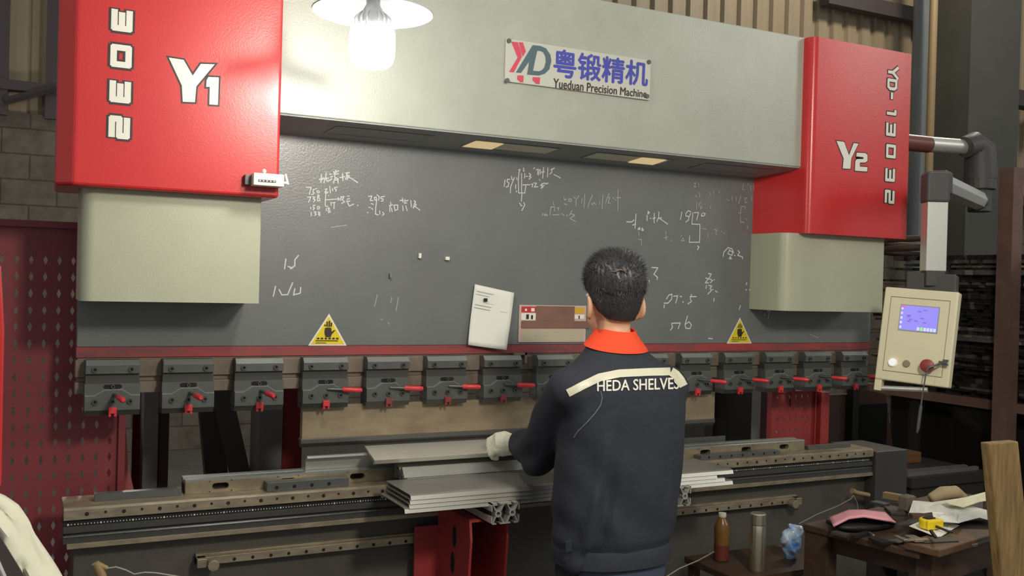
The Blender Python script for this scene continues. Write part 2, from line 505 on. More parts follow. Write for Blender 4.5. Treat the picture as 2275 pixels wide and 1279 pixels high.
# lettering
def pxz(pts, Y):
    return [(lambda q: (q[0], q[2]))(at(u, v, Y)) for u, v in pts]
YF = -.2505
def flat(mbx, poly, Y, mi=0):
    mbx.add([(x, Y, z) for x, z in poly], [tuple(range(len(poly)))], mi)
def seg_glyph(g):
    # block digits in a 0..1 box as strokes
    a, t = .14, .86
    return {'3': [[(a, t), (t, t), (t, a), (a, a)], [(a + .1, .5), (t, .5)]], '0': [[(a, a), (a, t), (t, t), (t, a), (a, a)]],
            '2': [[(a, t), (t, t), (t, .5), (a, .5), (a, a), (t, a)]], '1': [[(.3, .86), (.6, .86), (.6, a)]],
            'Y': [[(a, .95), (.5, .5), (.5, a)], [(t, .95), (.5, .5)]], 'D': [[(a, a), (a, t), (.72, t), (t, .68), (t, .32), (.72, a), (a, a)]], '-': [[(.2, .5), (.8, .5)]]}[g]
def column_text(items, Y, th, parent):
    for g, u, v, wpx, lpx in items:     # wpx: glyph height across, lpx: length down the column
        m = MB()
        c = at(u, v, Y); e = at(u + wpx, v, Y); d = at(u, v + lpx, Y)
        hx, hz = abs(e[0] - c[0]), abs(d[2] - c[2])
        for st in seg_glyph(g):
            P = [(c[0] + (gy - .5) * hx, c[2] - (gx - .5) * hz) for gx, gy in st]
            ribbon(m, P, th * 1.75, Y, 1)
            ribbon(m, P, th, Y - .0012, 0)
        build('model_character', m, [WHITE, INK], parent)
column_text([('3', 271, -34, 46, 50), ('3', 271, 45, 46, 52), ('0', 269, 125, 46, 52), ('3', 267, 203, 46, 52), ('2', 265, 283, 46, 52)], YF, .0165, PB)
column_text([('Y', 1983, 161, 25, 33), ('D', 1982, 188, 24, 26), ('-', 1981, 213, 20, 18), ('1', 1980, 250, 24, 24), ('3', 1979, 287, 23, 33), ('0', 1979, 336, 23, 33), ('3', 1977, 388, 23, 33), ('2', 1976, 437, 23, 33)], YF, .0125, PB)
def outlined(polys, Y, off, name):
    m = MB()
    for p in polys:
        q = pxz(p, Y)
        flat(m, offset_poly(q, off), Y, 1)
        flat(m, q, Y - .0008, 0)
    return build(name, m, [WHITE, INK], PB)
outlined([[(375, 128), (408, 133), (428, 168), (446, 142), (477, 143), (436, 192), (433, 227), (406, 226), (404, 190)],
          [(463, 171), (486, 172), (484, 233), (465, 232), (466, 193), (458, 193), (459, 178)]], YF, .005, 'axis_mark')
outlined([[(1858, 313), (1875, 315), (1886, 345), (1896, 318), (1907, 319), (1891, 352), (1889, 375), (1872, 374), (1874, 352)],
          [(1903, 339), (1922, 340), (1927, 344), (1927, 357), (1922, 361), (1910, 361), (1910, 370), (1927, 371), (1926, 381), (1899, 379), (1900, 357), (1904, 353), (1918, 353), (1918, 349), (1902, 347)]], YF, .004, 'axis_mark')
# brand sign
YS = -.21
tl, tr_, br_, bl = (at(u, v, YS) for u, v in ((1125, 86), (1447, 133), (1443, 219), (1121, 184)))
x0, x1 = (tl[0] + bl[0]) / 2, (tr_[0] + br_[0]) / 2
z0, z1 = (bl[2] + br_[2]) / 2, (tl[2] + tr_[2]) / 2
sign = build('brand_sign', MB().box(x0, x1, YS, -.2005, z0, z1), SIGN, PB, bevel=.0015)
def sgn(u, v):
    q = at(1100 + u / 5.987, 60 + v / 5.987, YS - .001); return (q[0], q[2])
m = MB()
flat(m, [sgn(*q) for q in [(215, 195), (300, 200), (345, 330), (355, 400), (250, 602), (185, 598), (300, 405)]], YS - .001, 0)
flat(m, [sgn(*q) for q in [(312, 200), (370, 205), (410, 325), (368, 395)]], YS - .001, 0)
for q in ([(300, 640), (380, 645), (375, 735), (335, 735), (290, 690)], [(500, 665), (600, 670), (590, 762), (545, 755), (495, 705)]):
    flat(m, [sgn(*t) for t in q], YS - .001, 0)
flat(m, [sgn(*q) for q in [(500, 240), (560, 246), (530, 315), (455, 455), (345, 610), (275, 606)]], YS - .0012, 1)
outer = [(500, 240), (600, 250), (680, 285), (735, 370), (748, 450), (722, 560), (660, 622), (580, 645), (425, 632), (455, 450)]
inner = [(562, 315), (600, 318), (640, 335), (668, 390), (675, 455), (655, 535), (625, 570), (585, 588), (505, 580), (530, 450)]
n = len(outer)
m.add([(x, YS - .001, z) for x, z in [sgn(*q) for q in outer + inner]], [(i, (i + 1) % n, n + (i + 1) % n, n + i) for i in range(n)], 1)
build('sign_logo', m, [LOGO_RED, LOGO_GREY], sign)
m = MB()
Y2 = YS - .001
text_on(m, '粤锻精机', at(1232, 108, Y2), at(1440, 139, Y2), at(1438, 191, Y2), at(1230, 170, Y2), .0022)
build('sign_characters', m, BLUE, sign)
m = MB()
text_on(m, 'Yueduan Precision Machine', at(1230, 174, Y2), at(1437, 201, Y2), at(1436, 217, Y2), at(1229, 195, Y2), .0007)
build('sign_letters', m, INK, sign)
for u, v in ((1130, 91), (1441, 138), (1437, 214), (1126, 179)):
    q = at(u, v, YS)
    build('sign_screw', MB().cyl((q[0], YS + .002, q[2]), (q[0], YS - .005, q[2]), .008, n=12), DARK, sign)
# chalk on the ram plate
CH = []
def zone(ou, ov, s, strokes, wide=.0034, faint=False):
    CH.append((ou, ov, s, strokes, wide, faint))
zone(660, 370, 7.583, [[(410,130),(400,270)],[(370,215),(440,195)],[(395,235),(425,215)],[(490,105),(480,180),(450,275)],[(440,205),(530,190)],[(490,190),(500,245),(545,235),(590,205)],
 [(545,125),(575,130)],[(615,80),(640,190)],[(650,60),(640,130),(700,120)],[(650,95),(700,70)],[(560,180),(600,165)],[(640,190),(610,280)],[(650,190),(690,205),(690,280)],[(640,225),(675,225)],
 [(765,120),(770,235)],[(720,185),(800,170)],[(820,110),(880,100)],[(840,110),(830,180),(810,215)],[(835,150),(880,150),(840,220)],[(850,165),(940,215),(1020,270)]], .0042)
zone(660, 370, 7.583, [[(150,350),(235,350),(205,470)],[(265,390),(330,370)],[(275,390),(265,430),(290,440),(270,465),(240,470)],[(330,410),(340,440),(370,440),(370,410),(340,405)],
 [(175,515),(230,510),(190,605)],[(265,510),(300,515),(270,545),(305,560),(275,595)],[(350,480),(375,490),(340,540),(345,580),(385,570),(380,540),(340,510),(350,480)],
 [(225,680),(230,715)],[(270,655),(305,650)],[(275,660),(270,690),(295,700),(265,730)],[(340,680),(345,715),(375,710),(378,675),(345,670)],[(235,770),(240,825)],[(285,760),(320,765),(300,790),(325,805),(295,825)],[(355,765),(385,775),(360,800),(370,825),(385,815),(355,765)],
 [(465,380),(505,375),(465,430),(520,425)],[(550,330),(560,445)],[(595,370),(600,410)],[(680,345),(635,350),(630,375),(660,385),(650,415)],
 [(470,450),(520,440)],[(485,450),(475,560),(475,665),(520,670)],[(530,480),(535,490)],[(480,560),(700,545)],[(685,520),(715,545),(690,570)],
 [(740,500),(735,570)],[(740,520),(790,500),(760,560),(800,590),(750,620)],[(850,500),(880,495)],[(840,550),(885,540)],[(830,585),(890,580)],[(850,590),(860,630),(880,665),(955,630)],
 [(570,600),(575,655)],[(590,610),(640,605)],[(625,610),(620,710)],[(495,700),(490,745)],[(520,695),(550,700),(520,740),(530,775),(560,765),(545,735),(520,700)],[(1018,645),(1022,660)]])
zone(660, 370, 7.583, [[(1200,500),(1260,495),(1230,570),(1280,570)],[(1300,520),(1310,565),(1340,560),(1335,515),(1300,520)],[(1345,475),(1385,510),(1370,570)],[(1475,500),(1415,510),(1410,540),(1450,545),(1445,580),(1415,580)],
 [(1340,570),(1325,690),(1320,800),(1370,815)],[(1390,745),(1395,800)],[(1440,765),(1465,800),(1435,820)],[(1245,620),(1285,635)],[(1210,685),(1235,690)],[(1255,700),(1275,720)],[(1185,770),(1195,780)],
 [(1575,600),(1580,650),(1560,700)],[(1550,660),(1610,640)],[(1560,700),(1565,760)],[(1590,700),(1600,760)],[(1630,650),(1650,740),(1695,720),(1695,645),(1635,650)],[(1730,570),(1790,570)],[(1775,530),(1785,600)],[(1820,550),(1810,620),(1850,610)],[(1830,580),(1870,565)],[(1780,660),(1785,745)],[(1830,660),(1855,745)],
 [(1915,570),(1925,680)],[(1970,570),(2000,600)],[(1990,580),(1970,650),(1955,700)],[(1975,620),(2010,640),(1960,690)],[(1985,670),(2070,735)]])
zone(1100, 360, 7.583, [[(165,300),(150,410)],[(250,290),(205,290),(200,330),(230,350),(220,410),(180,420)],[(275,240),(280,290),(310,300),(325,260)],[(320,270),(260,420),(255,515)],
 [(395,130),(420,125),(400,180),(390,300),(395,520),(500,520),(515,400)],[(445,190),(445,520)],[(365,260),(370,300)],[(345,380),(345,450)],[(355,480),(362,505)],[(480,100),(475,150),(495,150)],
 [(500,190),(495,270)],[(520,240),(545,240)],[(570,190),(600,210),(575,240),(605,250),(570,290)],[(650,110),(665,95)],[(690,130),(720,120),(715,210)],[(740,120),(735,215)],[(760,125),(765,200)],[(815,90),(800,270)],[(780,170),(830,160)],
 [(890,95),(880,250)],[(940,130),(1000,100)],[(960,110),(950,180),(920,200)],[(990,210),(1060,245),(1100,270)],[(465,385),(590,380)],[(610,370),(635,370),(625,420)],[(650,350),(695,355),(660,420),(720,415)],[(745,295),(755,310)],
 [(760,390),(830,350)],[(790,360),(780,410),(830,390)],[(770,440),(810,420)],[(835,350),(860,370),(890,350)],[(450,540),(440,660)],[(410,690),(430,720)],[(430,730),(455,735)],[(480,680),(500,720),(450,815)]], .0036)
zone(1100, 360, 7.583, [[(1160,590),(1165,640),(1200,620)],[(1160,700),(1210,715)],[(1240,620),(1235,660),(1285,660),(1285,625),(1240,620)],[(1320,590),(1350,610)],[(1410,570),(1360,640),(1355,740)],[(1465,610),(1450,690)],[(1510,540),(1495,770)],
 [(1640,560),(1590,660),(1560,760)],[(1620,690),(1640,720),(1665,680),(1700,720)],[(1760,660),(1755,710)],[(1815,550),(1800,780)],[(1920,530),(1880,620),(1860,690)],[(1890,600),(1930,590),(1900,690),(1940,690)],[(1980,600),(2000,620)],[(2020,630),(2040,640)],[(2070,465),(2065,820)],[(2040,600),(2110,600)],
 [(980,670),(985,725)],[(940,750),(920,890)],[(930,760),(1000,755),(1000,830)],[(1040,770),(1075,770),(1060,810)],[(800,860),(800,900)],[(820,890),(840,870),(840,910),(870,880),(880,910)],[(970,890),(1080,885)],[(1120,870),(1160,890)],[(1200,890),(1220,910)],[(1290,820),(1250,900)],[(1270,870),(1340,890),(1260,950),(1350,1000)],[(1330,890),(1320,920)]], .0036, True)
zone(1380, 390, 6.691, [[(80,685),(150,690),(190,660)],[(220,570),(205,780)],[(170,735),(215,720)],[(250,790),(275,770),(280,800),(250,800)],[(310,780),(330,810),(305,815),(310,780)],
 [(400,530),(420,550),(395,570),(400,530)],[(385,590),(385,670)],[(430,630),(440,640)],[(490,560),(490,700)],[(470,640),(510,625)],[(560,540),(555,620),(530,680)],[(540,640),(600,625)],[(560,630),(620,670),(690,720)],
 [(900,545),(880,655)],[(1035,540),(1000,520),(960,560),(960,600),(1010,610),(1035,560)],[(1010,600),(1000,660),(960,690)],[(1085,550),(1150,550),(1120,660)],[(1200,560),(1190,600),(1230,600),(1250,565),(1215,555)],
 [(1065,550),(1050,720),(1170,725),(1165,990),(1010,990),(1015,900)]], .0042)
zone(1380, 390, 6.691, [[(1205,785),(1265,800)],[(1295,860),(1285,910)],[(1380,800),(1430,810),(1400,840)],[(1400,850),(1415,880)],[(1480,820),(1490,830)],[(1520,850),(1540,860)],[(660,830),(665,870)],[(640,930),(690,910)],[(665,890),(670,960)],[(740,960),(750,970)],[(900,880),(890,900)],[(920,930),(890,970),(940,970),(920,930)],[(1130,1050),(1160,1050),(1140,1090)],
 [(1080,110),(1110,110),(1080,170),(1110,165)],[(1150,120),(1150,170)],[(1160,250),(1165,320)],[(1100,300),(1130,320)],[(1120,390),(1120,500)],[(1190,390),(1150,430),(1170,450)],[(1170,460),(1200,470),(1170,500)],[(1320,450),(1325,490)],[(1310,250),(1330,290)],[(1370,220),(1375,270)],[(1450,230),(1455,260)],[(260,840),(265,890)],[(255,945),(300,950),(300,1030)],
 [(1820,120),(1800,210)],[(1830,200),(1825,220)],[(1880,120),(1890,140)],[(1920,150),(1930,220)],[(1975,130),(1970,210)],[(2030,130),(2050,170)],[(1570,350),(1600,370)],[(1650,300),(1650,380)],[(1705,310),(1710,380)],[(1780,300),(1745,410)],[(1830,340),(1870,330)],[(1850,350),(1840,400),(1870,395)],[(1930,300),(1940,370)],[(2020,350),(2050,360)],[(2080,290),(2075,430)],[(2110,330),(2150,300),(2130,390),(2200,390)],
 [(1845,500),(1840,460),(1780,460),(1775,560)],[(1745,560),(1775,550)],[(1770,590),(1770,695),(1830,690)],[(2030,500),(2070,490),(2050,560),(2080,600),(2115,570)],[(1850,640),(1870,660)],[(1870,740),(1880,790)]], .0036, True)
zone(1430, 540, 5.56, [[(65,460),(70,485)],[(100,300),(175,305),(125,385),(170,420),(165,450)],[(280,690),(310,640),(350,630),(345,690),(300,740),(250,740)],[(255,760),(250,800)],[(370,655),(420,650),(395,740)],[(450,655),(470,660)],[(480,720),(490,730)],[(590,630),(575,690),(590,720),(545,750)],[(570,660),(650,660)],
 [(390,985),(345,990),(355,1040),(330,1075)],[(390,990),(450,985),(425,1055)],[(540,900),(510,1000),(520,1050),(570,1055),(590,1010),(560,970),(515,1000)],[(980,165),(990,110),(1040,55),(1090,70),(1110,120)],[(1060,80),(1040,130),(1090,150),(1100,110),(1060,90)],[(1070,165),(1055,190),(1085,195),(1070,165)],[(1120,150),(1130,155)],[(1165,90),(1185,115),(1160,150),(1220,170),(1220,195)],
 [(800,375),(835,380),(810,430)],[(765,430),(800,440),(760,490),(800,490)],[(810,440),(850,460),(820,490)],[(870,450),(872,455)],[(775,520),(770,560)],[(800,520),(840,530),(820,560),(840,580),(790,630)],[(855,570),(858,575)],[(885,590),(910,605)],
 [(1275,485),(1265,515)],[(1260,570),(1270,580)],[(1305,570),(1308,580)],[(1370,510),(1410,510)],[(1375,530),(1385,560),(1370,595)],[(870,680),(865,720)],[(1195,770),(1180,820)],[(1440,795),(1440,815)],[(1435,840),(1440,850)],[(1490,875),(1495,885)],[(1565,790),(1530,800),(1530,840),(1570,830),(1570,790),(1535,930)],[(800,1175),(850,1180)],[(665,35),(680,50),(665,80)]], .0046)
zone(0, 0, 1.0, [[(635,575),(632,597)],[(663,567),(655,577),(655,590),(645,597)],[(640,592),(650,595)],[(612,636),(607,658)],[(620,643),(626,655),(640,654)],[(650,628),(640,652)],[(655,641),(652,655),(667,651),(668,638)]], .0042)
zone(0, 0, 1.0, [[(838,655),(832,680)],[(846,708),(850,710)],[(870,660),(868,672)],[(885,660),(880,690)],[(862,716),(865,720)],[(735,505),(770,500)],[(1800,743),(1818,750)]], .003, True)
for ou, ov, s, strokes, wd, faint in CH:
    P = [pxz([(ou + x / s, ov + y / s) for x, y in st], -.0012) for st in strokes]
    grp = list(range(len(P)))
    for a in range(len(P)):
        for b in range(a):
            if grp[a] != grp[b] and min(math.hypot(p[0] - q[0], p[1] - q[1]) for p in P[a] for q in P[b]) < .05:
                ga, gb = grp[a], grp[b]
                grp = [gb if g == ga else g for g in grp]
    for g in sorted(set(grp)):
        m = MB()
        for k, st in enumerate(P):
            if grp[k] == g: ribbon(m, st, wd, -.0012)
        build('chalk_writing', m, CHALK_F if faint else CHALK, PB)
# warning triangles
for (a, b, c, sc_) in (((687, 766), (768, 766), (731, 699), 1.0), ((1616, 762), (1669, 762), (1644, 707), .78)):
    A, B, C = pxz([a, b, c], -.002)
    m = MB()
    flat(m, offset_poly([A, B, C], .002), -.0015, 1)
    flat(m, offset_poly([A, B, C], -.003), -.0025, 0)
    stk = build('warning_sticker', m, [YELLOW, WHITE], PB)
    base, top = (np.array(A) + np.array(B)) / 2, np.array(C)
    ex, ey = (np.array(B) - np.array(A)), top - base
    T = lambda x, y: tuple(base + ex * x + ey * y)
    m = MB()
    flat(m, [T(*q) for q in [(-.1, .56), (-.11, .42), (-.07, .26), (.07, .26), (.10, .36), (.18, .47), (.19, .50), (.15, .49), (.09, .44), (.08, .56), (.03, .58), (-.04, .58)]], -.0035)
    for x, y0, y1 in ((-.10, .64, .66), (-.045, .62, .76), (.015, .62, .79), (.07, .62, .73)):
        ribbon(m, [T(x, y0), T(x + .003, y1)], .005 * sc_, -.0035)
    for k in range(6):
        ribbon(m, [T(-.29 + .105 * k, .215), T(-.25 + .105 * k, .215)], .0055 * sc_, -.0035)
    ribbon(m, [T(-.33, .14), T(.27, .14)], .003 * sc_, -.0035)
    ribbon(m, [T(-.33, .07), T(-.05, .07)], .002 * sc_, -.0035)
    build('hand_symbol', m, INK, stk)
# data plate
q = pxz([(1154, 677), (1303, 678), (1303, 761), (1153, 760)], -.005)
dp_frame = mat('plate_frame', srgb(206, 176, 164), .5)
dp_brown = mat('brown_tape', srgb(140, 102, 84), .5, c2=srgb(120, 88, 76), scale=12, amount=.3)
m = MB(); x0, x1, z0, z1 = q[0][0], q[1][0], q[3][1], q[0][1]
m.box(x0, x1, -.005, -.0005, z0, z1)
dpl = build('data_plate', m, dp_frame, PB, bevel=.001)
w_, h_ = x1 - x0, z1 - z0
def dq(a0, a1, b0, b1, Y, mi, m):
    m.add([(x0 + w_ * a0, Y, z1 - h_ * b1), (x0 + w_ * a1, Y, z1 - h_ * b1), (x0 + w_ * a1, Y, z1 - h_ * b0), (x0 + w_ * a0, Y, z1 - h_ * b0)], [(0, 1, 2, 3)], mi)
m = MB()
dq(.03, .24, .04, .20, -.0056, 0, m); dq(.03, .24, .22, .40, -.0056, 1, m); dq(.82, .97, .05, .22, -.0056, 2, m); dq(.82, .97, .24, .36, -.0056, 1, m)
dq(.24, .82, .02, .42, -.0058, 3, m); dq(.03, 1.05, .42, .62, -.0085, 3, m); dq(.04, .96, .66, .96, -.0056, 4, m)
for k in range(5): dq(.24 + .13 * k, .33 + .13 * k, .72, .74, -.006, 5, m); dq(.22 + .13 * k, .3 + .13 * k, .82, .84, -.006, 5, m)
dq(.10, .14, .25, .38, -.006, 6, m); dq(.17, .2, .27, .38, -.006, 6, m); dq(.88, .9, .27, .36, -.006, 6, m); dq(.08, .11, .10, .16, -.006, 1, m); dq(.17, .22, .08, .17, -.006, 1, m)
build('plate_print', m, [mat('plate_red', srgb(196, 48, 56), .5), WHITE, mat('plate_yellow', srgb(214, 168, 50), .5), dp_brown, mat('plate_label', srgb(186, 176, 150), .6), PAPER_INK, INK], dpl)
# tool clamps
def make_clamp(i0):
    X = .213 * i0
    m = MB()
    m.prism([(-.05, 1.199), (-.05, 1.222), (-.036, 1.238), (.0, 1.238), (.0, 1.199)], X - .074, X + .074, 'x', 0)
    m.box(X - .074, X + .074, -.038, 0, 1.168, 1.199, 2)
    m.box(X - .076, X + .076, -.045, .012, 1.094, 1.1695, 0)
    st = [(-.0755, 1.092), (.0755, 1.092), (.0755, 1.134), (.05, 1.134), (.025, 1.151), (-.022, 1.151), (-.05, 1.134), (-.0755, 1.134)]
    m.prism([(X + a, b) for a, b in st], -.052, -.044, 'y', 0)
    for (xa, za), (xb, zb) in zip(st[2:], st[3:]):
        m.prism([(X + xa, za), (X + xa, za + .0022), (X + xb, zb + .0022), (X + xb, zb)], -.0522, -.0445, 'y', 1)  # pale strip paints the highlight along the wedge's upper edge
    m.prism([(-.05, 1.092), (-.042, 1.076), (.012, 1.076), (.012, 1.094), (-.05, 1.094)], X - .0755, X + .0755, 'x', 2)
    m.prism([(-.0501, 1.2225), (-.0365, 1.2382), (-.0363, 1.2384), (-.0504, 1.2228)], X - .073, X + .073, 'x', 1)  # pale strip paints the highlight on the top bevel
    m.prism([(X + a, b) for a, b in slot_pts(.0, 1.1605, .05, .013)], -.0465, -.044, 'y', 3)
    c = build('tool_clamp', m, [DARK, PALE_STEEL, DARKER, HOLE], None, base=(X, 0, 0), bevel=.0012)
    c.parent = PB
    c.location = Vector((X, 0, 0)) - PB.location
    def bolt(dx, z, Y, r=.0085):
        b = MB().ring([(r * math.cos(t), r * math.sin(t)) for t in [2 * PI * k / 14 for k in range(14)]], [(.5 * r * math.cos(t), .5 * r * math.sin(t)) for t in [2 * PI * k / 14 for k in range(14)]], -.005, 0, 0)
        b.prism([(.5 * r * math.cos(2 * PI * k / 6), .5 * r * math.sin(2 * PI * k / 6)) for k in range(6)], -.002, 0, 'y', 1)
        o = build('bolt', b, [CHAMFER_B, HOLE], None, base=(0, 0, 0))
        o.parent = c; o.location = (dx, Y, z)
        return o
    for dx, z, Y in ((-.05, 1.211, -.05), (.05, 1.211, -.05), (-.048, 1.117, -.052), (0, 1.117, -.052), (.048, 1.117, -.052), (.0, 1.1605, -.0465)):
        bolt(dx, z, Y, .0085 if z != 1.1605 else .006)
    return c
CHAMFER_B = mat('bolt_steel', srgb(92, 94, 90), .35, metal=.6)
lev = {}
def latch_and_lever(c, i):
    X = .213 * i
    m = MB().box(X - .011, X + .011, -.062, -.05, 1.083, 1.101).box(X - .011, X - .004, -.06, -.05, 1.074, 1.084).box(X + .004, X + .011, -.06, -.05, 1.074, 1.084)
    dull = 3 < i < 8
    la = build('latch', m, RED_GRIP if not dull else LATCH_DULL, None, base=(X, 0, 0), bevel=.001)
    la.parent = c; la.location = (0, 0, 0)
    if i < 3:
        d = np.array([.13, -.98, -.03])
    elif i < 9:
        d = np.array([.97, -.22, -.03])
    else:
        d = np.array([.62, -.78, -.04])
    d /= np.linalg.norm(d)
    p0 = np.array([X + .004, -.052, 1.137])
    m = MB().cyl(p0, p0 + d * .052, .0055, n=10, mi=0)
    m.tube([p0 + d * .048, p0 + d * .052, p0 + d * .106, p0 + d * .112], [.0065, .0082, .0082, .005], 12, 1)
    le = build('lever', m, [CHAMFER_B, RED_GRIP], None, base=(X, 0, 0), smooth=40)
    le.parent = c; le.location = (0, 0, 0)
LATCH_DULL = mat('faded_red_latch', srgb(128, 52, 52), .5)
clamp0 = make_clamp(0)
clamps = [clamp0] + [copy_tree(clamp0, PB) for i in range(14)]
for i, c in enumerate(clamps):
    c.location = Vector((.213 * i, 0, 0)) - PB.location
    latch_and_lever(c, i)
# bed
bed = MB().box(-.098, 3.03, -.1, .12, 0, .722)
build('bed', bed, mat('bed_grey', srgb(88, 84, 77), .5, c2=srgb(74, 71, 64), scale=5, amount=.3), PB, bevel=.003)
m = MB()
R0, R1 = -.127, 2.995
m.prism([(-.15, .72), (-.15, .732), (-.146, .734), (-.05, .734), (-.05, .72)], R0 + .01, R1, 'x', 1)
m.prism([(-.146, .734), (-.146, .753), (-.05, .753), (-.05, .734)], R0, R1, 'x', 0)
m.prism([(-.15, .753), (-.146, .757), (-.05, .757), (-.05, .753)], R0, R1, 'x', 2)
m.prism([(-.142, .757), (-.142, .764), (-.05, .764), (-.05, .757)], R0 + .006, R1, 'x', 3)
m.prism([(-.148, .764), (-.148, .778), (-.142, .781), (-.05, .781), (-.05, .764)], R0, R1, 'x', 0)
m.prism([(-.139, .781), (-.139, .801), (-.05, .801), (-.05, .781)], R0, R1, 'x', 3)
m.prism([(-.15, .801), (-.15, .828), (-.144, .834), (.01, .834), (.01, .801)], R0, R1, 'x', 1)
x = R0 + .012
k = 0
while x < R1 - .01:
    big = (k % 10 == 0)
    s_ = .0022 if big else .0013
    m.box(x - s_, x + s_, -.1403, -.139, .7865 - s_, .7865 + s_, 4)
    x += .0085; k += 1
x = -.068; k = 0
while x < 2.98:
    r_ = .0058 if k % 2 == 0 else .004
    zc = .8155 if k % 2 == 0 else .8175
    m.prism([(x + r_ * math.cos(2 * PI * j / 10), zc + r_ * math.sin(2 * PI * j / 10)) for j in range(10)], -.1506, -.149, 'y', 3)
    x += .0485; k += 1
build('front_rail', m, [DARKER, BRASSY, CHAMFER_B, BLACK, WHITE], PB)
build('rear_stop_bar', MB().box(-.045, .195, -.085, -.06, .8345, .856), DARK, PB)
build('rear_stop_bar', MB().box(2.69, 2.93, -.085, -.06, .8345, .85), DARK, PB)
m = MB().box(.44, .70, -.125, -.0845, .8345, .862)
for xx in np.arange(.47, .69, .055): m.prism([(xx + .006 * math.cos(2 * PI * j / 10), .846 + .006 * math.sin(2 * PI * j / 10)) for j in range(10)], -.1256, -.124, 'y', 1)
build('clamp_strip', m, [DARK, HOLE], PB, bevel=.0015)
m = MB().box(2.1, 2.50, -.125, -.0845, .8345, .85)
for xx in np.arange(2.14, 2.5, .055): m.prism([(xx + .005 * math.cos(2 * PI * j / 10), .842 + .005 * math.sin(2 * PI * j / 10)) for j in range(10)], -.1256, -.124, 'y', 1)
build('clamp_strip', m, [DARK, HOLE], PB, bevel=.0015)
def guide(x0, x1, flip):
    m = MB().box(x0, x1, -.135, -.1, .632, .655).box(x0, x1, -.12, -.1, .655, .662)
    n_ = int((x1 - x0) / .055)
    for j in range(1, n_):
        xx = x0 + .055 * j
        m.prism([(xx + .0055 * math.cos(2 * PI * t / 10), .641 + .0055 * math.sin(2 * PI * t / 10)) for t in range(10)], -.1356, -.134, 'y', 1)
    o = build('guide_bar', m, [BRASSY, HOLE], PB, bevel=.001)
    e = x1 if flip else x0
    sg = -1 if flip else 1
    kn = MB().cyl((e + sg * .045, -.135, .635), (e + sg * .045, -.165, .635), .017, n=16).box(min(e, e + sg * .028), max(e, e + sg * .028), -.15, -.1, .628, .655)
    build('stop_knob', kn, BRASSY, o, bevel=.002)
guide(.235, 1.25, False)
guide(1.85, 2.60, True)
build('bed_end_block', MB().box(3.0, 3.19, -.16, .1, .4, .822), DARKER, PB, bevel=.003)
# back gauge columns behind the bed
gauge = mat('gauge_grey', srgb(128, 130, 132), .5, c2=srgb(112, 113, 113), scale=4, amount=.2)
brace_m = mat('brace_grey', srgb(86, 86, 84), .5)
for u0, u1, Y, t, mm, nm in ((318, 352, .62, .1, gauge, 'gauge_column'), (354, 376, .7, .2, BOARD, 'gauge_post'), (575, 628, .62, .15, gauge, 'gauge_column'), (628, 672, .66, .3, SIDE, 'gauge_post')):
    a, b = at(u0, 950, Y), at(u1, 950, Y)
    build(nm, MB().box(a[0], b[0], Y, Y + t, .3, 1.32), mm, PB, bevel=.003)
a, b = at(300, 950, .9), at(312, 950, .9)
build('gauge_screw', MB().cyl(((a[0] + b[0]) / 2, .9, .2), ((a[0] + b[0]) / 2, .9, 1.4), .02), SIDE, PB, smooth=40)
A, B = at(488, 855, .8), at(535, 1060, .8)
m = MB().obox((A + B) / 2, (.075, 0, 0), (0, .05, 0), (B - A) * 1.6)
build('gauge_brace', m, brace_m, PB)
A, B = at(462, 855, 1.0), at(480, 1060, 1.0)
m = MB().obox((A + B) / 2, (.09, 0, 0), (0, .05, 0), (B - A) * 1.6)
build('gauge_brace', m, brace_m, PB)
px_black = at(1585, 900, .5)[0], at(1690, 900, .5)[0]
build('rear_cover', MB().box(px_black[0], px_black[1], .5, .56, .3, 1.33), BLACK, PB)
m = MB()
xa, xb = at(1690, 900, .3)[0], at(1712, 900, .3)[0]
m.prism([(xa, 1.2), (xb, 1.2), (xb - .01, 1.0), (xb - .01, .9), (xb + .01, .7), (xa, .7)], .3, .36, 'y')
build('rear_bracket', m, gauge, PB)

# ------------------------------------------------------------------ tooling on the machine
pt = MB().prism([(-.014, .972), (-.014, 1.08), (.014, 1.08), (.014, .972)], .574, 2.25, 'x', 0)
pt.prism([(-.0165, .972), (.018, .972), (.018, .966), (.004, .944), (-.002, .944), (-.0165, .958)], .571, 2.252, 'x', 1)
solo('punch_tool', pt, [PUNCH, PUNCH_TIP], 'long oil-stained steel punch hanging below the row of clamps', 'press tool', bevel=.001)
m = MB()
D0, D1 = .206, 2.672
zs0, zs1 = .8345, .872
# front wall with slots: plate strips and ring cells
slots = [at(490, 1086, -.08)[0], at(640, 1073, -.08)[0], at(794, 1060, -.08)[0], 1.15, 1.5, 1.84, at(1567, 1000, -.08)[0], at(1658, 998, -.08)[0], at(1742, 991, -.08)[0]]
prev = D0
for sx in slots:
    sx = float(sx)
    sp = slot_pts(sx, .854, .05, .019)
    hw = .035
    n_ = len(sp)
    out = []
    for (x, z) in sp:
        dx, dz = x - sx, z - .854
        k_ = min(hw / max(abs(dx), 1e-6), (.0165 if dz > 0 else .0175) / max(abs(dz), 1e-6))
        out.append((sx + dx * k_, .854 + dz * k_))
    m.ring(out, sp, -.08, -.06, 0)
    m.box(sx - hw, sx + hw, -.08, -.06, zs0, .8365, 0)
    m.box(prev, sx - hw, -.08, -.06, zs0, .8705, 0)
    prev = sx + hw
m.box(prev, D1, -.08, -.06, zs0, .8705, 0)
m.box(D0, D1, -.059, -.01, zs0, .862, 1)
m.prism([(-.08, .8705), (-.08, .8745), (-.076, .877), (-.05, .877), (-.04, .868), (-.03, .877), (-.004, .877), (.0, .872), (0, .862), (-.06, .862), (-.06, .8705)], D0, D1, 'x', 2)
m.box(D0, D1, -.01, 0, zs0, .862, 0)
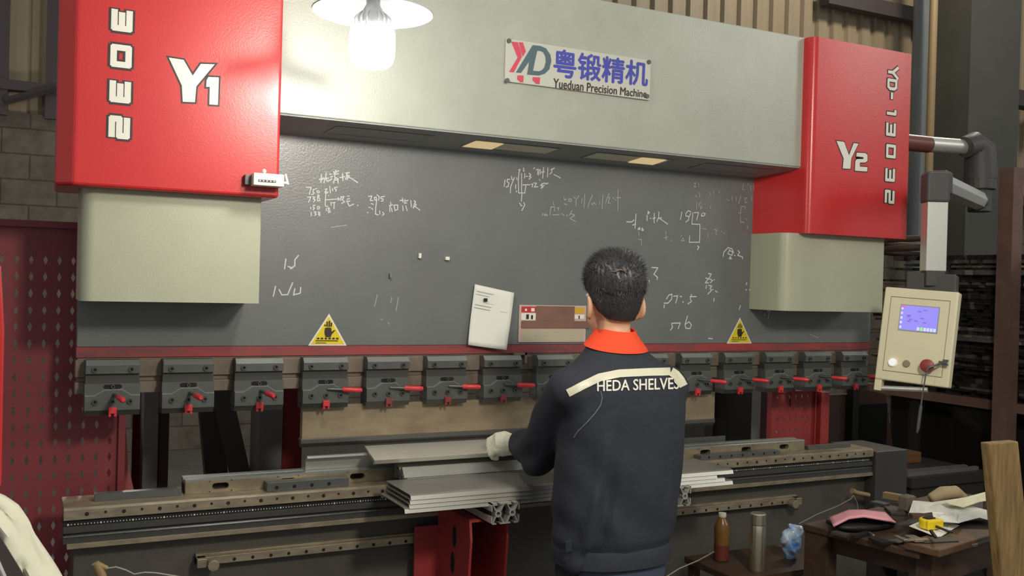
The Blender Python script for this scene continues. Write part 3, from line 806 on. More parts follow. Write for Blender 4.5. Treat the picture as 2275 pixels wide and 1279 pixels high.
solo('die_block', m, [DIE, HOLE, PALE_STEEL], 'long stained steel V-die with oval slots standing on the bed rail', 'press tool')

# ------------------------------------------------------------------ pendant lamp
LX, LY = .548, -.70
L = thing('pendant_lamp', 'hanging work lamp with grey shade and glowing white bulb', 'lamp', (LX, LY, 2.04))
shade_m = mat('shade_enamel', srgb(150, 160, 178), .4)
shade_in = mat('shade_white_inside', srgb(205, 205, 203), .6)
m = MB()
prof = [(.156, 2.186), (.13, 2.196), (.095, 2.212), (.055, 2.226), (.03, 2.236), (.022, 2.262)]
m.lathe((LX, LY, 0), prof, 48, 0)
m.lathe((LX, LY, 0), [(r - .0015, h - .003) for r, h in prof[:-1]] + [(.002, 2.233)], 48, 1)
m.lathe((LX, LY, 0), [(.156, 2.186), (.1545, 2.183)], 48, 1)
build('lamp_shade', m, [shade_m, shade_in], L, smooth=40)
m = MB().cyl((LX, LY, 2.255), (LX, LY, 2.31), .022, .016, n=16)
build('lamp_socket', m, BLACK, L, smooth=40)
build('lamp_cord', MB().cyl((LX, LY, 2.3), (LX, LY, 6.0), .004, n=8), BLACK, L)
m = MB().lathe((LX, LY, 0), [(.018, 2.235), (.018, 2.205), (.026, 2.190), (.036, 2.178), (.046, 2.166), (.048, 2.142)], 40, 0)
for k in range(20):
    t = 2 * PI * k / 20
    ca, sa = math.cos(t), math.sin(t)
    P = [(.034, 2.184), (.046, 2.172), (.055, 2.160), (.056, 2.142), (.04, 2.142)]
    nrm = np.array([-sa, ca]) * .0016
    vs = [(LX + r * ca + s__ * nrm[0], LY + r * sa + s__ * nrm[1], h) for s__ in (-1, 1) for r, h in P]
    m.add(vs, [(0, 1, 2, 3, 4), (9, 8, 7, 6, 5)] + [(i, (i + 1) % 5, 5 + (i + 1) % 5, 5 + i) for i in range(5)])
build('bulb_heat_sink', m, mat('white_heat_sink', srgb(128, 132, 134), .5), L, smooth=40)
glow = mat('bulb_glow', (1, 1, 1, 1), .4, emit=((1.0, .965, .90, 1), BULB))
build('bulb_diffuser', MB().lathe((LX, LY, 0), [(.052, 2.142), (.058, 2.134), (.0595, 2.10), (.0585, 2.075), (.054, 2.056), (.042, 2.045), (.022, 2.0405), (.001, 2.04)], 32), glow, L, smooth=60)

# ------------------------------------------------------------------ things stuck on the machine
CT = thing('mechanical_counter', 'small white mechanical counter on the red housing corner', 'counter', tuple(at(598, 416, -.30)))
a, b = at(564, 383, -.30), at(631, 415, -.30)
ivory = mat('ivory_plastic', srgb(236, 234, 220), .4)
build('counter_body', MB().box(a[0], b[0], -.30, -.252, b[2], a[2]), ivory, CT, bevel=.002)
wa, wb = at(574, 398, -.301), at(613, 406, -.301)
m = MB().box(wa[0], wb[0], -.3012, -.2995, wb[2], wa[2], 0)
for k in range(5):
    xx = wa[0] + (wb[0] - wa[0]) * (k + .5) / 5
    m.box(xx - .0032, xx + .0032, -.3016, -.3, wb[2] + .001, wa[2] - .001, 1)
build('digit_window', m, [BLACK, PAPER_INK], CT)
q = at(587, 381, -.28)
build('reset_knob', MB().ball((q[0], -.28, q[2] + .001), (.006, .006, .007)), ivory, CT, smooth=60)
q0, q1 = at(634, 406, -.28), at(640, 407, -.28)
q2 = at(634, 386, -.28)
m = MB().tube([(b[0] - .002, -.28, q0[2]), q1], .004, 8).tube([q2, q1 + np.array([0, 0, -.004])], .0035, 8)
build('counter_lever', m, ivory, CT, smooth=40)
m = MB().box(a[0] - .018, a[0], -.27, -.252, b[2] + .002, a[2] - .004)
build('counter_bracket', m, DARK, CT, bevel=.001)
# sheet of paper held by a dark clip magnet
pc = [at(u, v, -.006) for u, v in ((1054, 631), (1139, 650), (1118, 776), (1036, 765))]
def paper_fn(s, t):
    p = (pc[0] * (1 - s) + pc[1] * s) * (1 - t) + (pc[3] * (1 - s) + pc[2] * s) * t
    p = p + np.array([-.010 * s * (1 - s) * 2 * (t), -.004 - .028 * s ** 2 * (t * (1.1 - t) + .25) - .012 * (t ** 3), 0])
    return p
PA = thing('paper_sheet', 'white printed paper sheet hanging on the dark plate', 'paper', tuple(pc[3]))
build('sheet', MB().grid(paper_fn, 10, 12), PAPER, PA, solid=.0006, smooth=60)
def up(s, t):
    return paper_fn(s, t) + np.array([0, -.0012, 0])
m = MB()
for t, s0, s1, w in ((.10, .06, .5, .012), (.15, .06, .4, .01), (.32, .06, .5, .012), (.37, .05, .48, .014), (.36, .72, .9, .006), (.27, .35, .55, .004)):
    m.add([up(s0, t), up(s1, t), up(s1, t + w), up(s0, t + w)], [(0, 1, 2, 3)])
build('print_lines', m, PAPER_INK, PA)
def magnet(u, v, du, dv, name, label, mm, Yb=-.001, th=.012, rot=0):
    c = at(u, v, Yb)
    w, h = du * .00135, dv * .00135
    m = MB().box(c[0] - w / 2, c[0] + w / 2, Yb - th, Yb, c[2] - h / 2, c[2] + h / 2)
    return solo(name, m, mm, label, 'magnet', bevel=.0015)
magnet(1078, 666, 10, 9, 'clip_magnet', 'small dark square magnet on the white paper sheet', BLACK, -.0165, .006)
magnet(931, 568, 7, 13, 'plate_magnet', 'small upright white magnet high on the plate, left of the square one', ivory)
magnet(992, 574, 11, 9, 'plate_magnet', 'small square white magnet on the plate above the paper sheet', ivory)
magnet(866, 612, 5, 12, 'plate_magnet', 'slim greyish magnet on the plate, lowest of the three', gauge)
# bent bracket on the bar right of the seventh clamp
m = MB(); a, b = at(1140, 783, -.01), at(1168, 790, -.01)
m.box(a[0], b[0], -.02, -.006, a[2] - .008, a[2])
c = at(1168, 806, -.01); m.box(b[0] - .008, b[0], -.02, -.006, c[2], a[2])
solo('angle_bracket', m, BAR, 'small bent metal bracket on the bar under the data plate', 'bracket')

# ------------------------------------------------------------------ sheet metal work
def channel(name, x0, x1, pts, t, label, group=None, mm=STEEL):
    # open section swept along the length: pts are (y, z) centre line
    P = [np.array(p, float) for p in pts]
    n = []
    for i in range(len(P)):
        d = P[min(i + 1, len(P) - 1)] - P[max(i - 1, 0)]
        d /= np.linalg.norm(d)
        n.append(np.array([-d[1], d[0]]))
    poly = [p + k * t / 2 for p, k in zip(P, n)] + [p - k * t / 2 for p, k in list(zip(P, n))[::-1]]
    m = MB()
    N = len(P)
    v = [(x, q[0], q[1]) for x in (x0, x1) for q in poly]
    f = []
    L_ = 2 * N
    for i in range(L_):
        f.append((i, (i + 1) % L_, (i + 1) % L_ + L_, i + L_))
    for s_ in (0, L_):
        for i in range(N - 1):
            q = (i, i + 1, L_ - 2 - i, L_ - 1 - i)
            f.append(tuple(k + s_ for k in q))
    m.add(v, f)
    return solo(name, m, mm, label, 'metal sheet', group)
ords = ['topmost', 'second from top', 'third from top', 'bottom']
for k in range(4):
    z = .866 - .0125 * k
    x0 = .785 + .004 * ((k * 7) % 3) - .006 * k
    channel('shelf_panel', x0, 1.985 - .035 * ((k * 5) % 3), [(-.247, z - .012), (-.243, z - .002), (-.236, z), (-.44, z), (-.449, z - .003), (-.453, z - .0145)], .0022,
            'long bent steel shelf panel, %s of the front stack' % ords[k] if k != 3 else 'long bent steel shelf panel at the bottom of the front stack', 'front stack of bent panels')
for k in range(4):
    z = .905 - .0062 * k
    pts = [(-.150, z - .030), (-.150, z - .004), (-.155, z + .001), (-.170, z + .002), (-.178, z - .004), (-.199, z - .027), (-.2035, z - .0275), (-.209, z - .005), (-.214, z - .0045), (-.2375, z - .034)]
    channel('stepped_panel', .845 + .005 * ((k * 5) % 3), 1.93 - .012 * k, pts, .0022,
            'stepped bent steel panel, %s of the rear stack' % ords[k] if k != 3 else 'stepped bent steel panel at the bottom of the rear stack', 'rear stack of stepped panels')
channel('bent_panel', .58, 1.93, [(-.066, .9175), (-.061, .9235), (-.047, .9235), (-.043, .919), (-.043, .8745), (-.0395, .8705), (-.02, .8830)], .0022, 'narrow bent steel panel standing in the die below the punch')
# panel the worker is holding
b0, f0, b1, f1 = at(810, 990, Z=.940), at(832, 1021, Z=.934), at(1518, 948, Z=.940), at(1500, 985, Z=.934)
yb, yf = .0, -.24
m = MB()
v = [b0, np.array([f1[0], b0[1], .940]), np.array([f1[0], f0[1], .934]), f0]
v2 = [q + np.array([0, 0, -.0018]) for q in v]
m.add(v + v2, [(0, 1, 2, 3), (7, 6, 5, 4), (0, 4, 5, 1), (1, 5, 6, 2), (2, 6, 7, 3), (3, 7, 4, 0)])
lip = [v[3] + np.array([0, .012, -.016]), v[2] + np.array([0, .012, -.016])]
m.add([v2[3], v2[2], lip[1], lip[0]], [(0, 1, 2, 3)])
m.add([v2[0], v2[3], v2[3] + np.array([.012, .012, -.022]), v2[0] + np.array([.012, 0, -.022])], [(0, 1, 2, 3)])
solo('sheet_panel', m, STEEL_B, 'flat bright steel panel held by the gloved hand', 'metal sheet')
a, b = at(1515, 966, .1), at(1595, 1000, .1)
solo('steel_offcut', MB().box(1.9, b[0] - .02, .03, .036, .835, a[2]), DARK, 'dark upright steel offcut right of the worker behind the die', 'metal sheet')
# aluminium extrusions
def extrusion(x0, label, y0=-.475, y1=-.152):
    w, h, z0 = .096, .064, .762
    m = MB()
    t = .0035
    def bar(xa, xb, za, zb): m.box(x0 + xa, x0 + xb, y0, y1, z0 + za, z0 + zb)
    for za in (0, h - t):
        for xa, xb in ((0, .018), (.030, .066), (.078, w)): bar(xa, xb, za, za + t)
    for xa in (0, w - t):
        for za, zb in ((0, .024), (.040, h)): bar(xa, xa + t, za, zb)
    for cx in (.024, .072):
        cz = h / 2
        m.ring([(x0 + cx + .011 * math.cos(2 * PI * k / 14), z0 + cz + .011 * math.sin(2 * PI * k / 14)) for k in range(14)], [(x0 + cx + .006 * math.cos(2 * PI * k / 14), z0 + cz + .006 * math.sin(2 * PI * k / 14)) for k in range(14)], y0, y1)
        for sx in (-1, 1):
            for sz in (-1, 1):
                p = np.array([cx + sx * .008, cz + sz * .008]); q = np.array([cx + sx * .018, h / 2 + sz * (h / 2 - .004)])
                d = (q - p); nn = np.array([-d[1], d[0]]) / np.linalg.norm(d) * .0015
                m.prism([(x0 + a[0], z0 + a[1]) for a in (p + nn, p - nn, q - nn, q + nn)], y0, y1, 'y')
    for k in range(2):
        pass
    m.box(x0 + .006, x0 + w - .006, y0 + .03, y1 - .01, z0 + .006, z0 + h - .006, 1)
    return solo('aluminium_extrusion', m, [ALU, HOLE], label, 'metal profile', 'aluminium extrusions under the stacks', base=(x0 + w / 2, (y0 + y1) / 2, z0))
extrusion(1.038, 'slotted aluminium extrusion end left of the worker under the front stack')
extrusion(1.691, 'slotted aluminium extrusion end right of the worker under the front stack')
# red support arm under the left extrusion
SA = thing('support_arm', 'red slotted support arm bolted to the bed under the aluminium extrusion', 'bracket', (1.06, -.2, .3))
m = MB()
def yz_plate(mb_, X, t, outline, holes):
    # strip-built plate: band between holes
    mb_.prism(outline, X, X + t, 'x')
    for c, w, h in holes:
        pts = [(c[0] + w / 2 * math.cos(2 * PI * k / 14), c[1] + h / 2 * math.sin(2 * PI * k / 14)) for k in range(14)]
        mb_.prism(pts, X - .0008, X + .0002, 'x', 1)
yz_plate(m, 1.0, .008, [(-.153, .755), (-.40, .755), (-.41, .70), (-.39, .48), (-.36, .3), (-.153, .3)], [((-.29, .685), .03, .07), ((-.28, .60), .03, .07), ((-.27, .51), .03, .07)])
build('side_plate', m, [RED_DULL, HOLE], SA)
m = MB()
yz_plate(m, 1.125, .008, [(-.153, .755), (-.40, .755), (-.41, .70), (-.39, .48), (-.36, .3), (-.153, .3)], [])
build('side_plate', m, [RED_DULL], SA)
build('mounting_flange', MB().box(.92, 1.17, -.153, -.143, .3, .69), RED_DULL, SA, bevel=.001)
build('top_plate', MB().box(1.0, 1.133, -.40, -.153, .754, .761), RED_DULL, SA)

# ------------------------------------------------------------------ guards
def guard(name, x0, x1, z0, z1, Y, nx, nz, hx0, hz0, px, pz, dw, dh, mm, label, frame=.02, rootz=None):
    G = thing(name, label, 'guard', ((x0 + x1) / 2, Y, z0))
    m = MB()
    hx1, hz1 = hx0 + nx * px, hz0 + nz * pz
    def q(xa, xb, za, zb):
        if xb - xa > 1e-4 and zb - za > 1e-4: m.add([(xa, Y, za), (xb, Y, za), (xb, Y, zb), (xa, Y, zb)], [(0, 1, 2, 3)])
    q(x0, x1, z0, hz0); q(x0, x1, hz1, z1); q(x0, hx0, hz0, hz1); q(hx1, x1, hz0, hz1)
    for i in range(nx):
        for j in range(nz):
            ax, bx, az, bz = hx0 + i * px, hx0 + (i + 1) * px, hz0 + j * pz, hz0 + (j + 1) * pz
            cx, cz = (ax + bx) / 2, (az + bz) / 2
            v = [(ax, az), (bx, az), (bx, bz), (ax, bz), (cx, cz - dh / 2), (cx + dw / 2, cz), (cx, cz + dh / 2), (cx - dw / 2, cz)]
            m.add([(a, Y, b) for a, b in v], [(0, 1, 4), (1, 5, 4), (1, 2, 5), (2, 6, 5), (2, 3, 6), (3, 7, 6), (3, 0, 7), (0, 4, 7)])
    build('perforated_panel', m, mm, G, solid=.003)
    f = MB().box(x0 - frame, x1 + frame, Y - .015, Y + .015, z1, z1 + frame).box(x0 - frame, x0, Y - .015, Y + .015, z0, z1).box(x1, x1 + frame, Y - .015, Y + .015, z0, z1)
    build('guard_frame', f, mm, G)
    return G
LG = mat('guard_red_paint', srgb(138, 54, 60), .5, c2=srgb(122, 50, 56), scale=5, amount=.3)
guard('side_guard', -.78, .035, .0, 1.625, .15, 20, 24, -.74, .34, .0385, .0505, .0125, .030, LG, 'tall dark red perforated guard panel at the left of the machine')
xa, xb = at(1712, 900, .15)[0], at(1795, 900, .15)[0]
g2 = guard('small_guard', xa, xb + .03, .70, at(1750, 871, .15)[2], .15, 6, 6, xa + .02, at(1750, 995, .15)[2] - .05, .0355, .0505, .011, .027, RED_DULL, 'small red perforated guard hanging below the right clamps', frame=.006)
xc, xd = at(1800, 900, .15)[0], at(1832, 900, .15)[0]
build('guard_edge', MB().box(xd - .05, xd, .12, .16, .70, at(1820, 869, .15)[2]), RED_DULL, g2, bevel=.002)
zt = at(1760, 815, .15)[2]
xh = at(1760, 850, .15)[0]
build('guard_hook', MB().box(xh - .012, xh + .012, .142, .148, .98, zt), RED_DULL, g2)

# ------------------------------------------------------------------ pendant control panel
pc0 = at(2038, 747, -.52) + np.array([-.007, 0, .001])
pa, ptl, prl = -1.1, .125, -.052
X1 = np.array([math.cos(pa), math.sin(pa), 0]); N1 = np.array([math.sin(pa), -math.cos(pa), 0])
U1 = np.array([0, 0, 1.]) * math.cos(ptl) - N1 * math.sin(ptl)
PX = X1 * math.cos(prl) + U1 * math.sin(prl)
PU = -X1 * math.sin(prl) + U1 * math.cos(prl)
PN = np.cross(PX, PU)            # faces the operator
PWD = .268
def pl(x, y, n=0.0):
    return pc0 + PX * x * PWD + PU * y * .361 + PN * n
tube_top = at(2088, 446, -.30)
neck = at(2078, 640, -.33)
PC = thing('control_pendant', 'cream control panel with lit screen hanging from a jointed arm', 'control panel', (pc0[0], pc0[1], pc0[2] - .25))
def pbox(x0, x1, y0, y1, n0, n1, m=None, mi=0):
    m = m or MB()
    return m.add([pl(x, y, n_) for n_ in (n0, n1) for y in (y0, y1) for x in (x0, x1)], [(0, 2, 3, 1), (4, 5, 7, 6), (0, 1, 5, 4), (2, 6, 7, 3), (0, 4, 6, 2), (1, 3, 7, 5)], mi)
bx = build('panel_box', pbox(-.5, .5, -.5, .5, -.055, 0), CREAM, PC, bevel=.006, seg=3)
m = MB()
def pquad(x0, x1, y0, y1, n, m, mi): m.add([pl(x0, y0, n), pl(x1, y0, n), pl(x1, y1, n), pl(x0, y1, n)], [(0, 1, 2, 3)], mi)
line = mat('panel_seam', srgb(128, 112, 80), .6)
for q in ((-.40, .40, .395, .402), (-.40, .40, -.402, -.395), (-.403, -.396, -.40, .40), (.396, .403, -.40, .40)): pquad(*q, .0006, m, 0)
build('panel_seam', m, line, bx)
scr = mat('screen_violet', srgb(40, 36, 80), .3, emit=(srgb(150, 140, 240), 1.0))
m = MB()
pquad(-.255, .275, .045, .325, .0012, m, 0)
pquad(-.245, .265, .055, .315, .0018, m, 1)
for k in range(5): pquad(-.24, -.21, .07 + .05 * k, .095 + .05 * k, .0024, m, 2)
for k in range(6): pquad(.0 + .044 * k, .035 + .044 * k, .06, .095, .0024, m, 3 if k == 1 else 2)
for k in range(9):
    xx, yy = random.uniform(-.17, .2), random.uniform(.13, .28)
    pquad(xx, xx + .05, yy, yy + .012, .0024, m, 4)
pquad(-.24, -.2, .29, .31, .0024, m, 5)
build('screen', m, [PALE_STEEL, scr, mat('screen_icon', srgb(150, 160, 190), .4, emit=(srgb(190, 200, 235), .9)), mat('screen_green', srgb(120, 200, 80), .4, emit=(srgb(130, 220, 90), .9)), mat('screen_text', srgb(90, 70, 150), .4, emit=(srgb(120, 100, 200), .8)), mat('screen_red', srgb(220, 60, 120), .4, emit=(srgb(220, 80, 150), .8))], bx)
def button(x, y, r, h, mm, name, r2=None):
    c, e = pl(x, y, 0), pl(x, y, h)
    m = MB().tube([c, pl(x, y, h * .7), e], [r, r, (r2 or r) * .85], 20)
    return build(name, m, mm, bx, smooth=40)
button(-.27, -.305, .0155, .014, mat('white_button', srgb(244, 244, 240), .4, emit=((1, 1, 1, 1), .35)), 'white_button')
button(-.085, -.300, .0135, .007, mat('grey_key_switch', srgb(150, 138, 112), .5), 'key_switch')
button(.215, -.300, .014, .02, mat('stop_base', srgb(60, 40, 38), .5), 'stop_button')
cc = pl(.215, -.30, .03)
build('stop_mushroom', MB().tube([pl(.215, -.30, .018), pl(.215, -.30, .024), pl(.215, -.30, .036), pl(.215, -.30, .041)], [.02, .025, .024, .012], 20), mat('stop_red', srgb(150, 58, 50), .45), bx, smooth=40)
m = pbox(-.5, -.40, -.62, -.49, -.045, -.005)
build('handle_bracket', m, CREAM, PC, bevel=.003)
build('grip_handle', MB().cyl(pl(-.42, -.59, -.02), pl(.22, -.545, -.02), .0105, n=14), ALU, PC, smooth=40)
# neck, tube and arm
nb = pl(0.12, .5, -.028)
m = MB().obox(nb + np.array([0, 0, .03]), PX * .18, PN * .05, (0, 0, .07))
build('neck_bracket', m, JOINT, PC, bevel=.006)
tb = np.array([nb[0], nb[1], at(2085, 603, float(nb[1]))[2]])
ttz = at(2088, 446, float(nb[1]))[2]
rot = math.radians(58)
e1, e2 = np.array([math.cos(rot), math.sin(rot), 0]) * .075, np.array([-math.sin(rot), math.cos(rot), 0]) * .075
build('vertical_tube', MB().obox((tb + np.array([tb[0], tb[1], ttz])) / 2, e1, e2, (0, 0, ttz - tb[2])), ALU, PC, bevel=.003)
build('tube_foot', MB().obox(((tb[0]), tb[1], (tb[2] + nb[2]) / 2 + .02), e1 * .9, e2 * .9, (0, 0, abs(tb[2] - nb[2]) + .0)), JOINT, PC)
# elbow from the vertical tube to the lower arm
elb = np.array([tb[0], tb[1], at(2088, 412, float(nb[1]))[2]])
swv = np.array([3.66, -.115, elb[2] + .015])
d = (swv - elb); d /= np.linalg.norm(d)
m = MB().obox(elb + np.array([0, 0, -.012]), e1 * 1.15, e2 * 1.15, (0, 0, .115))
sd = np.cross([0, 0, 1.], d); sd /= np.linalg.norm(sd)
m.obox(elb + d * .05 + np.array([0, 0, .012]), d * .10, sd * .088, (0, 0, .088))
build('lower_elbow', m, JOINT, PC, bevel=.01, seg=3)
build('lower_arm_tube', MB().tube([elb + d * .09 + np.array([0, 0, .012]), swv - d * .05], .045, 8), ALU, PC, bevel=.002)
m = MB().tube([swv + np.array([0, 0, -.05]), swv + np.array([0, 0, .05]), swv + np.array([0, 0, .052]), swv + np.array([0, 0, .11])], [.05, .05, .068, .068], 20)
m.tube([swv - d * .06, swv + d * .02], .045, 16)
build('swivel_joint', m, JOINT, PC, bevel=.004)
ue = np.array([swv[0], swv[1], 2.165])
m = MB().tube([swv + np.array([0, 0, .10]), swv + np.array([0, 0, .14]), ue + np.array([-.01, 0, .0]), ue + np.array([-.05, 0, .02]), ue + np.array([-.11, 0, .0])], [.07, .07, .066, .056, .048], 18)
build('upper_elbow', m, JOINT, PC, smooth=40)
zu = at(2100, 326, -.1)[2]
build('upper_arm_tube', MB().tube([(3.30, -.1, zu), (3.56, -.1, zu + .01)], .0345, 16), ALU, PC, smooth=40)
build('arm_root_tube', MB().tube([(3.0365, -.1, zu - .005), (3.33, -.1, zu)], .0365, 16), MAROON, PC, smooth=40)
# open spanner hanging on the stop button by its loop
SPN = MB()
h0 = pl(.30, -.30, .03)
SPN.tube([pl(.40, -.255, .02), pl(.33, -.29, .045), pl(.255, -.32, .05), pl(.235, -.36, .05)], .004, 8)
SPN.tube([pl(.235, -.36, .05), pl(.22, -.55, .05), pl(.215, -.72, .05)], [.0025, .0025, .003], 8)
SPN.tube([pl(.215, -.72, .05), pl(.21, -.95, .05), pl(.205, -1.0, .05)], [.006, .006, .003], 8)
SPN.obox(pl(.41, -.25, .02), PX * .03, PU * .012, PN * .006)
SPN.obox(pl(.44, -.225, .02), PX * .02, PU * .008, PN * .006)
SPN.obox(pl(.44, -.265, .02), PX * .02, PU * .008, PN * .006)
solo('hanging_tool', SPN, DARK, 'slim dark tool hanging from the red stop button', 'tool', smooth=40)

# ------------------------------------------------------------------ worker
def fuse(mb, voxel, smooth=2, factor=.5):
    me = bpy.data.meshes.new('lump')
    me.from_pydata([tuple(p) for p in mb.v], [], mb.f)
    bm = bmesh.new(); bm.from_mesh(me); bmesh.ops.recalc_face_normals(bm, faces=bm.faces); bm.to_mesh(me); bm.free()
    o = bpy.data.objects.new('lump', me)
    COL.objects.link(o)
    r = o.modifiers.new('r', 'REMESH'); r.mode = 'VOXEL'; r.voxel_size = voxel
    if smooth:
        q = o.modifiers.new('s', 'SMOOTH'); q.iterations = smooth; q.factor = factor
    out = bpy.data.meshes.new_from_object(o.evaluated_get(bpy.context.evaluated_depsgraph_get()))
    res = MB()
    res.add([tuple(v.co) for v in out.vertices], [tuple(p.vertices) for p in out.polygons])
    COL.objects.unlink(o); bpy.data.objects.remove(o); bpy.data.meshes.remove(me); bpy.data.meshes.remove(out)
    return res
def ell(c, rx, ry, n=32, p=2.3, tilt=0.0):
    r = []
    for k in range(n):
        t = 2 * PI * k / n
        ct, st = math.cos(t), math.sin(t)
        x = rx * math.copysign(abs(ct) ** (2 / p), ct); y = ry * math.copysign(abs(st) ** (2 / p), st)
        r.append((c[0] + x, c[1] + y, c[2] + tilt * y))
    return r
WK = thing('person', 'person in navy work jacket with orange collar and white glove, seen from behind', 'person', (1.31, -.74, 0))
HC = np.array([1.308, -.705, 1.468])
bd = MB()
bd.ball(HC, (.067, .087, .106), 20)
bd.ball(HC + (0, .045, -.055), (.056, .058, .072), 16)
bd.ball(HC + (0, .03, -.02), (.064, .066, .08), 16)
bd.tube([HC + (0, .098, .0), HC + (0, .112, -.03), HC + (0, .100, -.042)], [.007, .011, .008], 8)
bd.ball(HC + (0, .098, -.072), (.022, .012, .010), 10)
bd.ball(HC + (0, .085, .016), (.05, .018, .012), 10)
for sx in (-1, 1):
    e = HC + np.array([sx * .072, .006, -.038])
    for q, yy, rr in ((.004, .004, .026), (.010, -.006, .030), (.016, -.015, .028), (.020, -.021, .022)):
        bd.ball(e + np.array([sx * q, yy, 0]), (.0068, .011, rr), 12)
    for k in range(9):
        a = -1.5 + 3.3 * k / 8
        bd.ball(e + np.array([sx * (.021 + .003 * math.cos(a)), -.014 - .012 * math.cos(a), .003 + .029 * math.sin(a)]), .0058, 8)
    bd.ball(e + np.array([sx * .010, -.004, -.027]), (.007, .008, .009), 8)
NK = np.array([1.305, -.715, 1.30])
bd.tube([NK + (0, -.01, -.06), NK + (0, -.004, .02), NK + (0, .008, .075), HC + (0, -.004, -.05)], [.07, .052, .05, .055], 18)
bd.rings([ell((1.305, -.73, z), rx, ry) for z, rx, ry in ((.74, .15, .095), (.9, .145, .09), (1.05, .165, .1), (1.18, .17, .095), (1.26, .11, .07), (1.30, .06, .055))])
SHL, ELL_, WRL = np.array([1.165, -.735, 1.195]), np.array([1.186, -.50, .99]), np.array([1.232, -.262, .962])
SHR, ELR, WRR = np.array([1.465, -.735, 1.195]), np.array([1.49, -.50, .99]), np.array([1.44, -.30, .965])
for sh, el, wr in ((SHL, ELL_, WRL), (SHR, ELR, WRR)):
    bd.tube([sh, (sh + el) / 2, el, (el * .6 + wr * .4), wr], [.055, .047, .040, .038, .027], 14)
for sx in (-1, 1):
    hp = np.array([1.305 + sx * .085, -.73, .80]); kn = np.array([1.305 + sx * .09, -.70, .44]); an = np.array([1.305 + sx * .095, -.74, .08])
    bd.tube([hp, (hp + kn) / 2, kn, (kn * .6 + an * .4) + (0, -.012, 0), an], [.085, .072, .052, .05, .034], 14)
    bd.ball(an + (0, .06, -.04), (.04, .11, .035), 12)
def hand(mb, wr, fdir, back, scale=1.0, side=1, curl=1.0, fat=1.0):
    # palm, four curled fingers of different length and a thumb from the side of the palm
    f = np.array(fdir, float); f /= np.linalg.norm(f)
    b = np.array(back, float); b -= f * (b @ f); b /= np.linalg.norm(b)
    s_ = np.cross(f, b) * side            # towards the thumb side
    P = lambda x, y, z: wr + (f * x + s_ * y + b * z) * scale
    mb.tube([P(-.01, 0, 0), P(.02, 0, 0), P(.055, .0, .002), P(.08, 0, .0)], [.026 * fat, .03 * fat, .036 * fat, .03 * fat], 14)
    for y in (-.03, -.01, .01, .03):
        mb.ball(P(.076, y, .004), (.0125 * fat,) * 3, 10)
        mb.tube([P(.03, y * .8, .003), P(.078, y, .004)], [.013 * fat, .012 * fat], 10)
    for y, L_, c in ((.031, .072, .85), (.0105, .080, 1.0), (-.0105, .075, 1.08), (-.031, .060, 1.15)):
        p = P(.078, y, .003); a = .25 * curl
        pts = [p]
        for k, seg in enumerate((.45, .32, .23)):
            a += (.55, .95, .7)[k] * c * curl
            p = p + (f * math.cos(a) - b * math.sin(a)) * seg * L_ * scale
            pts.append(p)
        mb.tube(pts, [.0108 * fat, .0100 * fat, .0093 * fat, .0078 * fat], 10)
        mb.ball(pts[-1], .0078 * fat, 8)
        mb.ball(pts[1], .0102 * fat, 8)
    t0 = P(.018, .026, -.006); t1 = P(.048, .052, -.014); t2 = P(.075, .056, -.024); t3 = P(.094, .046, -.032)
    mb.tube([t0, t1, t2, t3], [.016 * fat, .0135 * fat, .0115 * fat, .009 * fat], 10)
    mb.ball(t3, .009 * fat, 8)
hand(bd, WRL, (-.86, .42, -.02), (-.25, -.62, .72), .9, 1)
hand(bd, WRR, (-.5, .85, -.05), (.2, -.3, .9), .9, -1, .7)
build('body', fuse(bd, .0055, 2), SKIN, WK, smooth=80)
for sx in (-1, 1):
    build('eye', MB().ball(HC + (sx * .031, .088, -.002), (.012, .008, .008), 12), WHITE, WK, smooth=80)
SCALP = mat('scalp', srgb(150, 118, 102), .6)
# hair: cap plus short strands
thm = lambda a: math.radians(np.interp(abs(((a + PI / 2 + PI) % (2 * PI)) - PI), [0, .5, 1.0, 1.4, 1.7, 2.2, PI], [131, 130, 127, 114, 92, 72, 62]))
rnd = random.Random(3)
def hairp(a, t, out=0.0):
    th = t * thm(a)
    topness = max(0.0, math.cos(th))
    thick = .003 + .016 * topness + .009 * max(0, math.sin(th)) * (1 if th < 1.45 else max(0, 1 - (th - 1.45) * 1.5)) + out
    R_ = np.array([.0665, .0855, .106]) + thick
    # squared-off crop at the sides
    d = np.array([math.sin(th) * math.cos(a), math.sin(th) * math.sin(a), math.cos(th)])
    e_ = 2.45 if th < 1.5 else 2.1
    k = (abs(d[0]) ** e_ + abs(d[1]) ** e_ + abs(d[2]) ** e_) ** (-1 / e_)
    return HC + R_ * d * k
m = MB()
def capfn(s, t):
    p = hairp(2 * PI * s, max(t, .02))
    j = .0022 * math.sin(37 * s * 2 * PI + 9 * t) * math.sin(23 * t)
    return p + (p - HC) * j * 6
m.grid(capfn, 72, 30)
m.v = [tuple(p) for p in m.v]
cap_mb = m
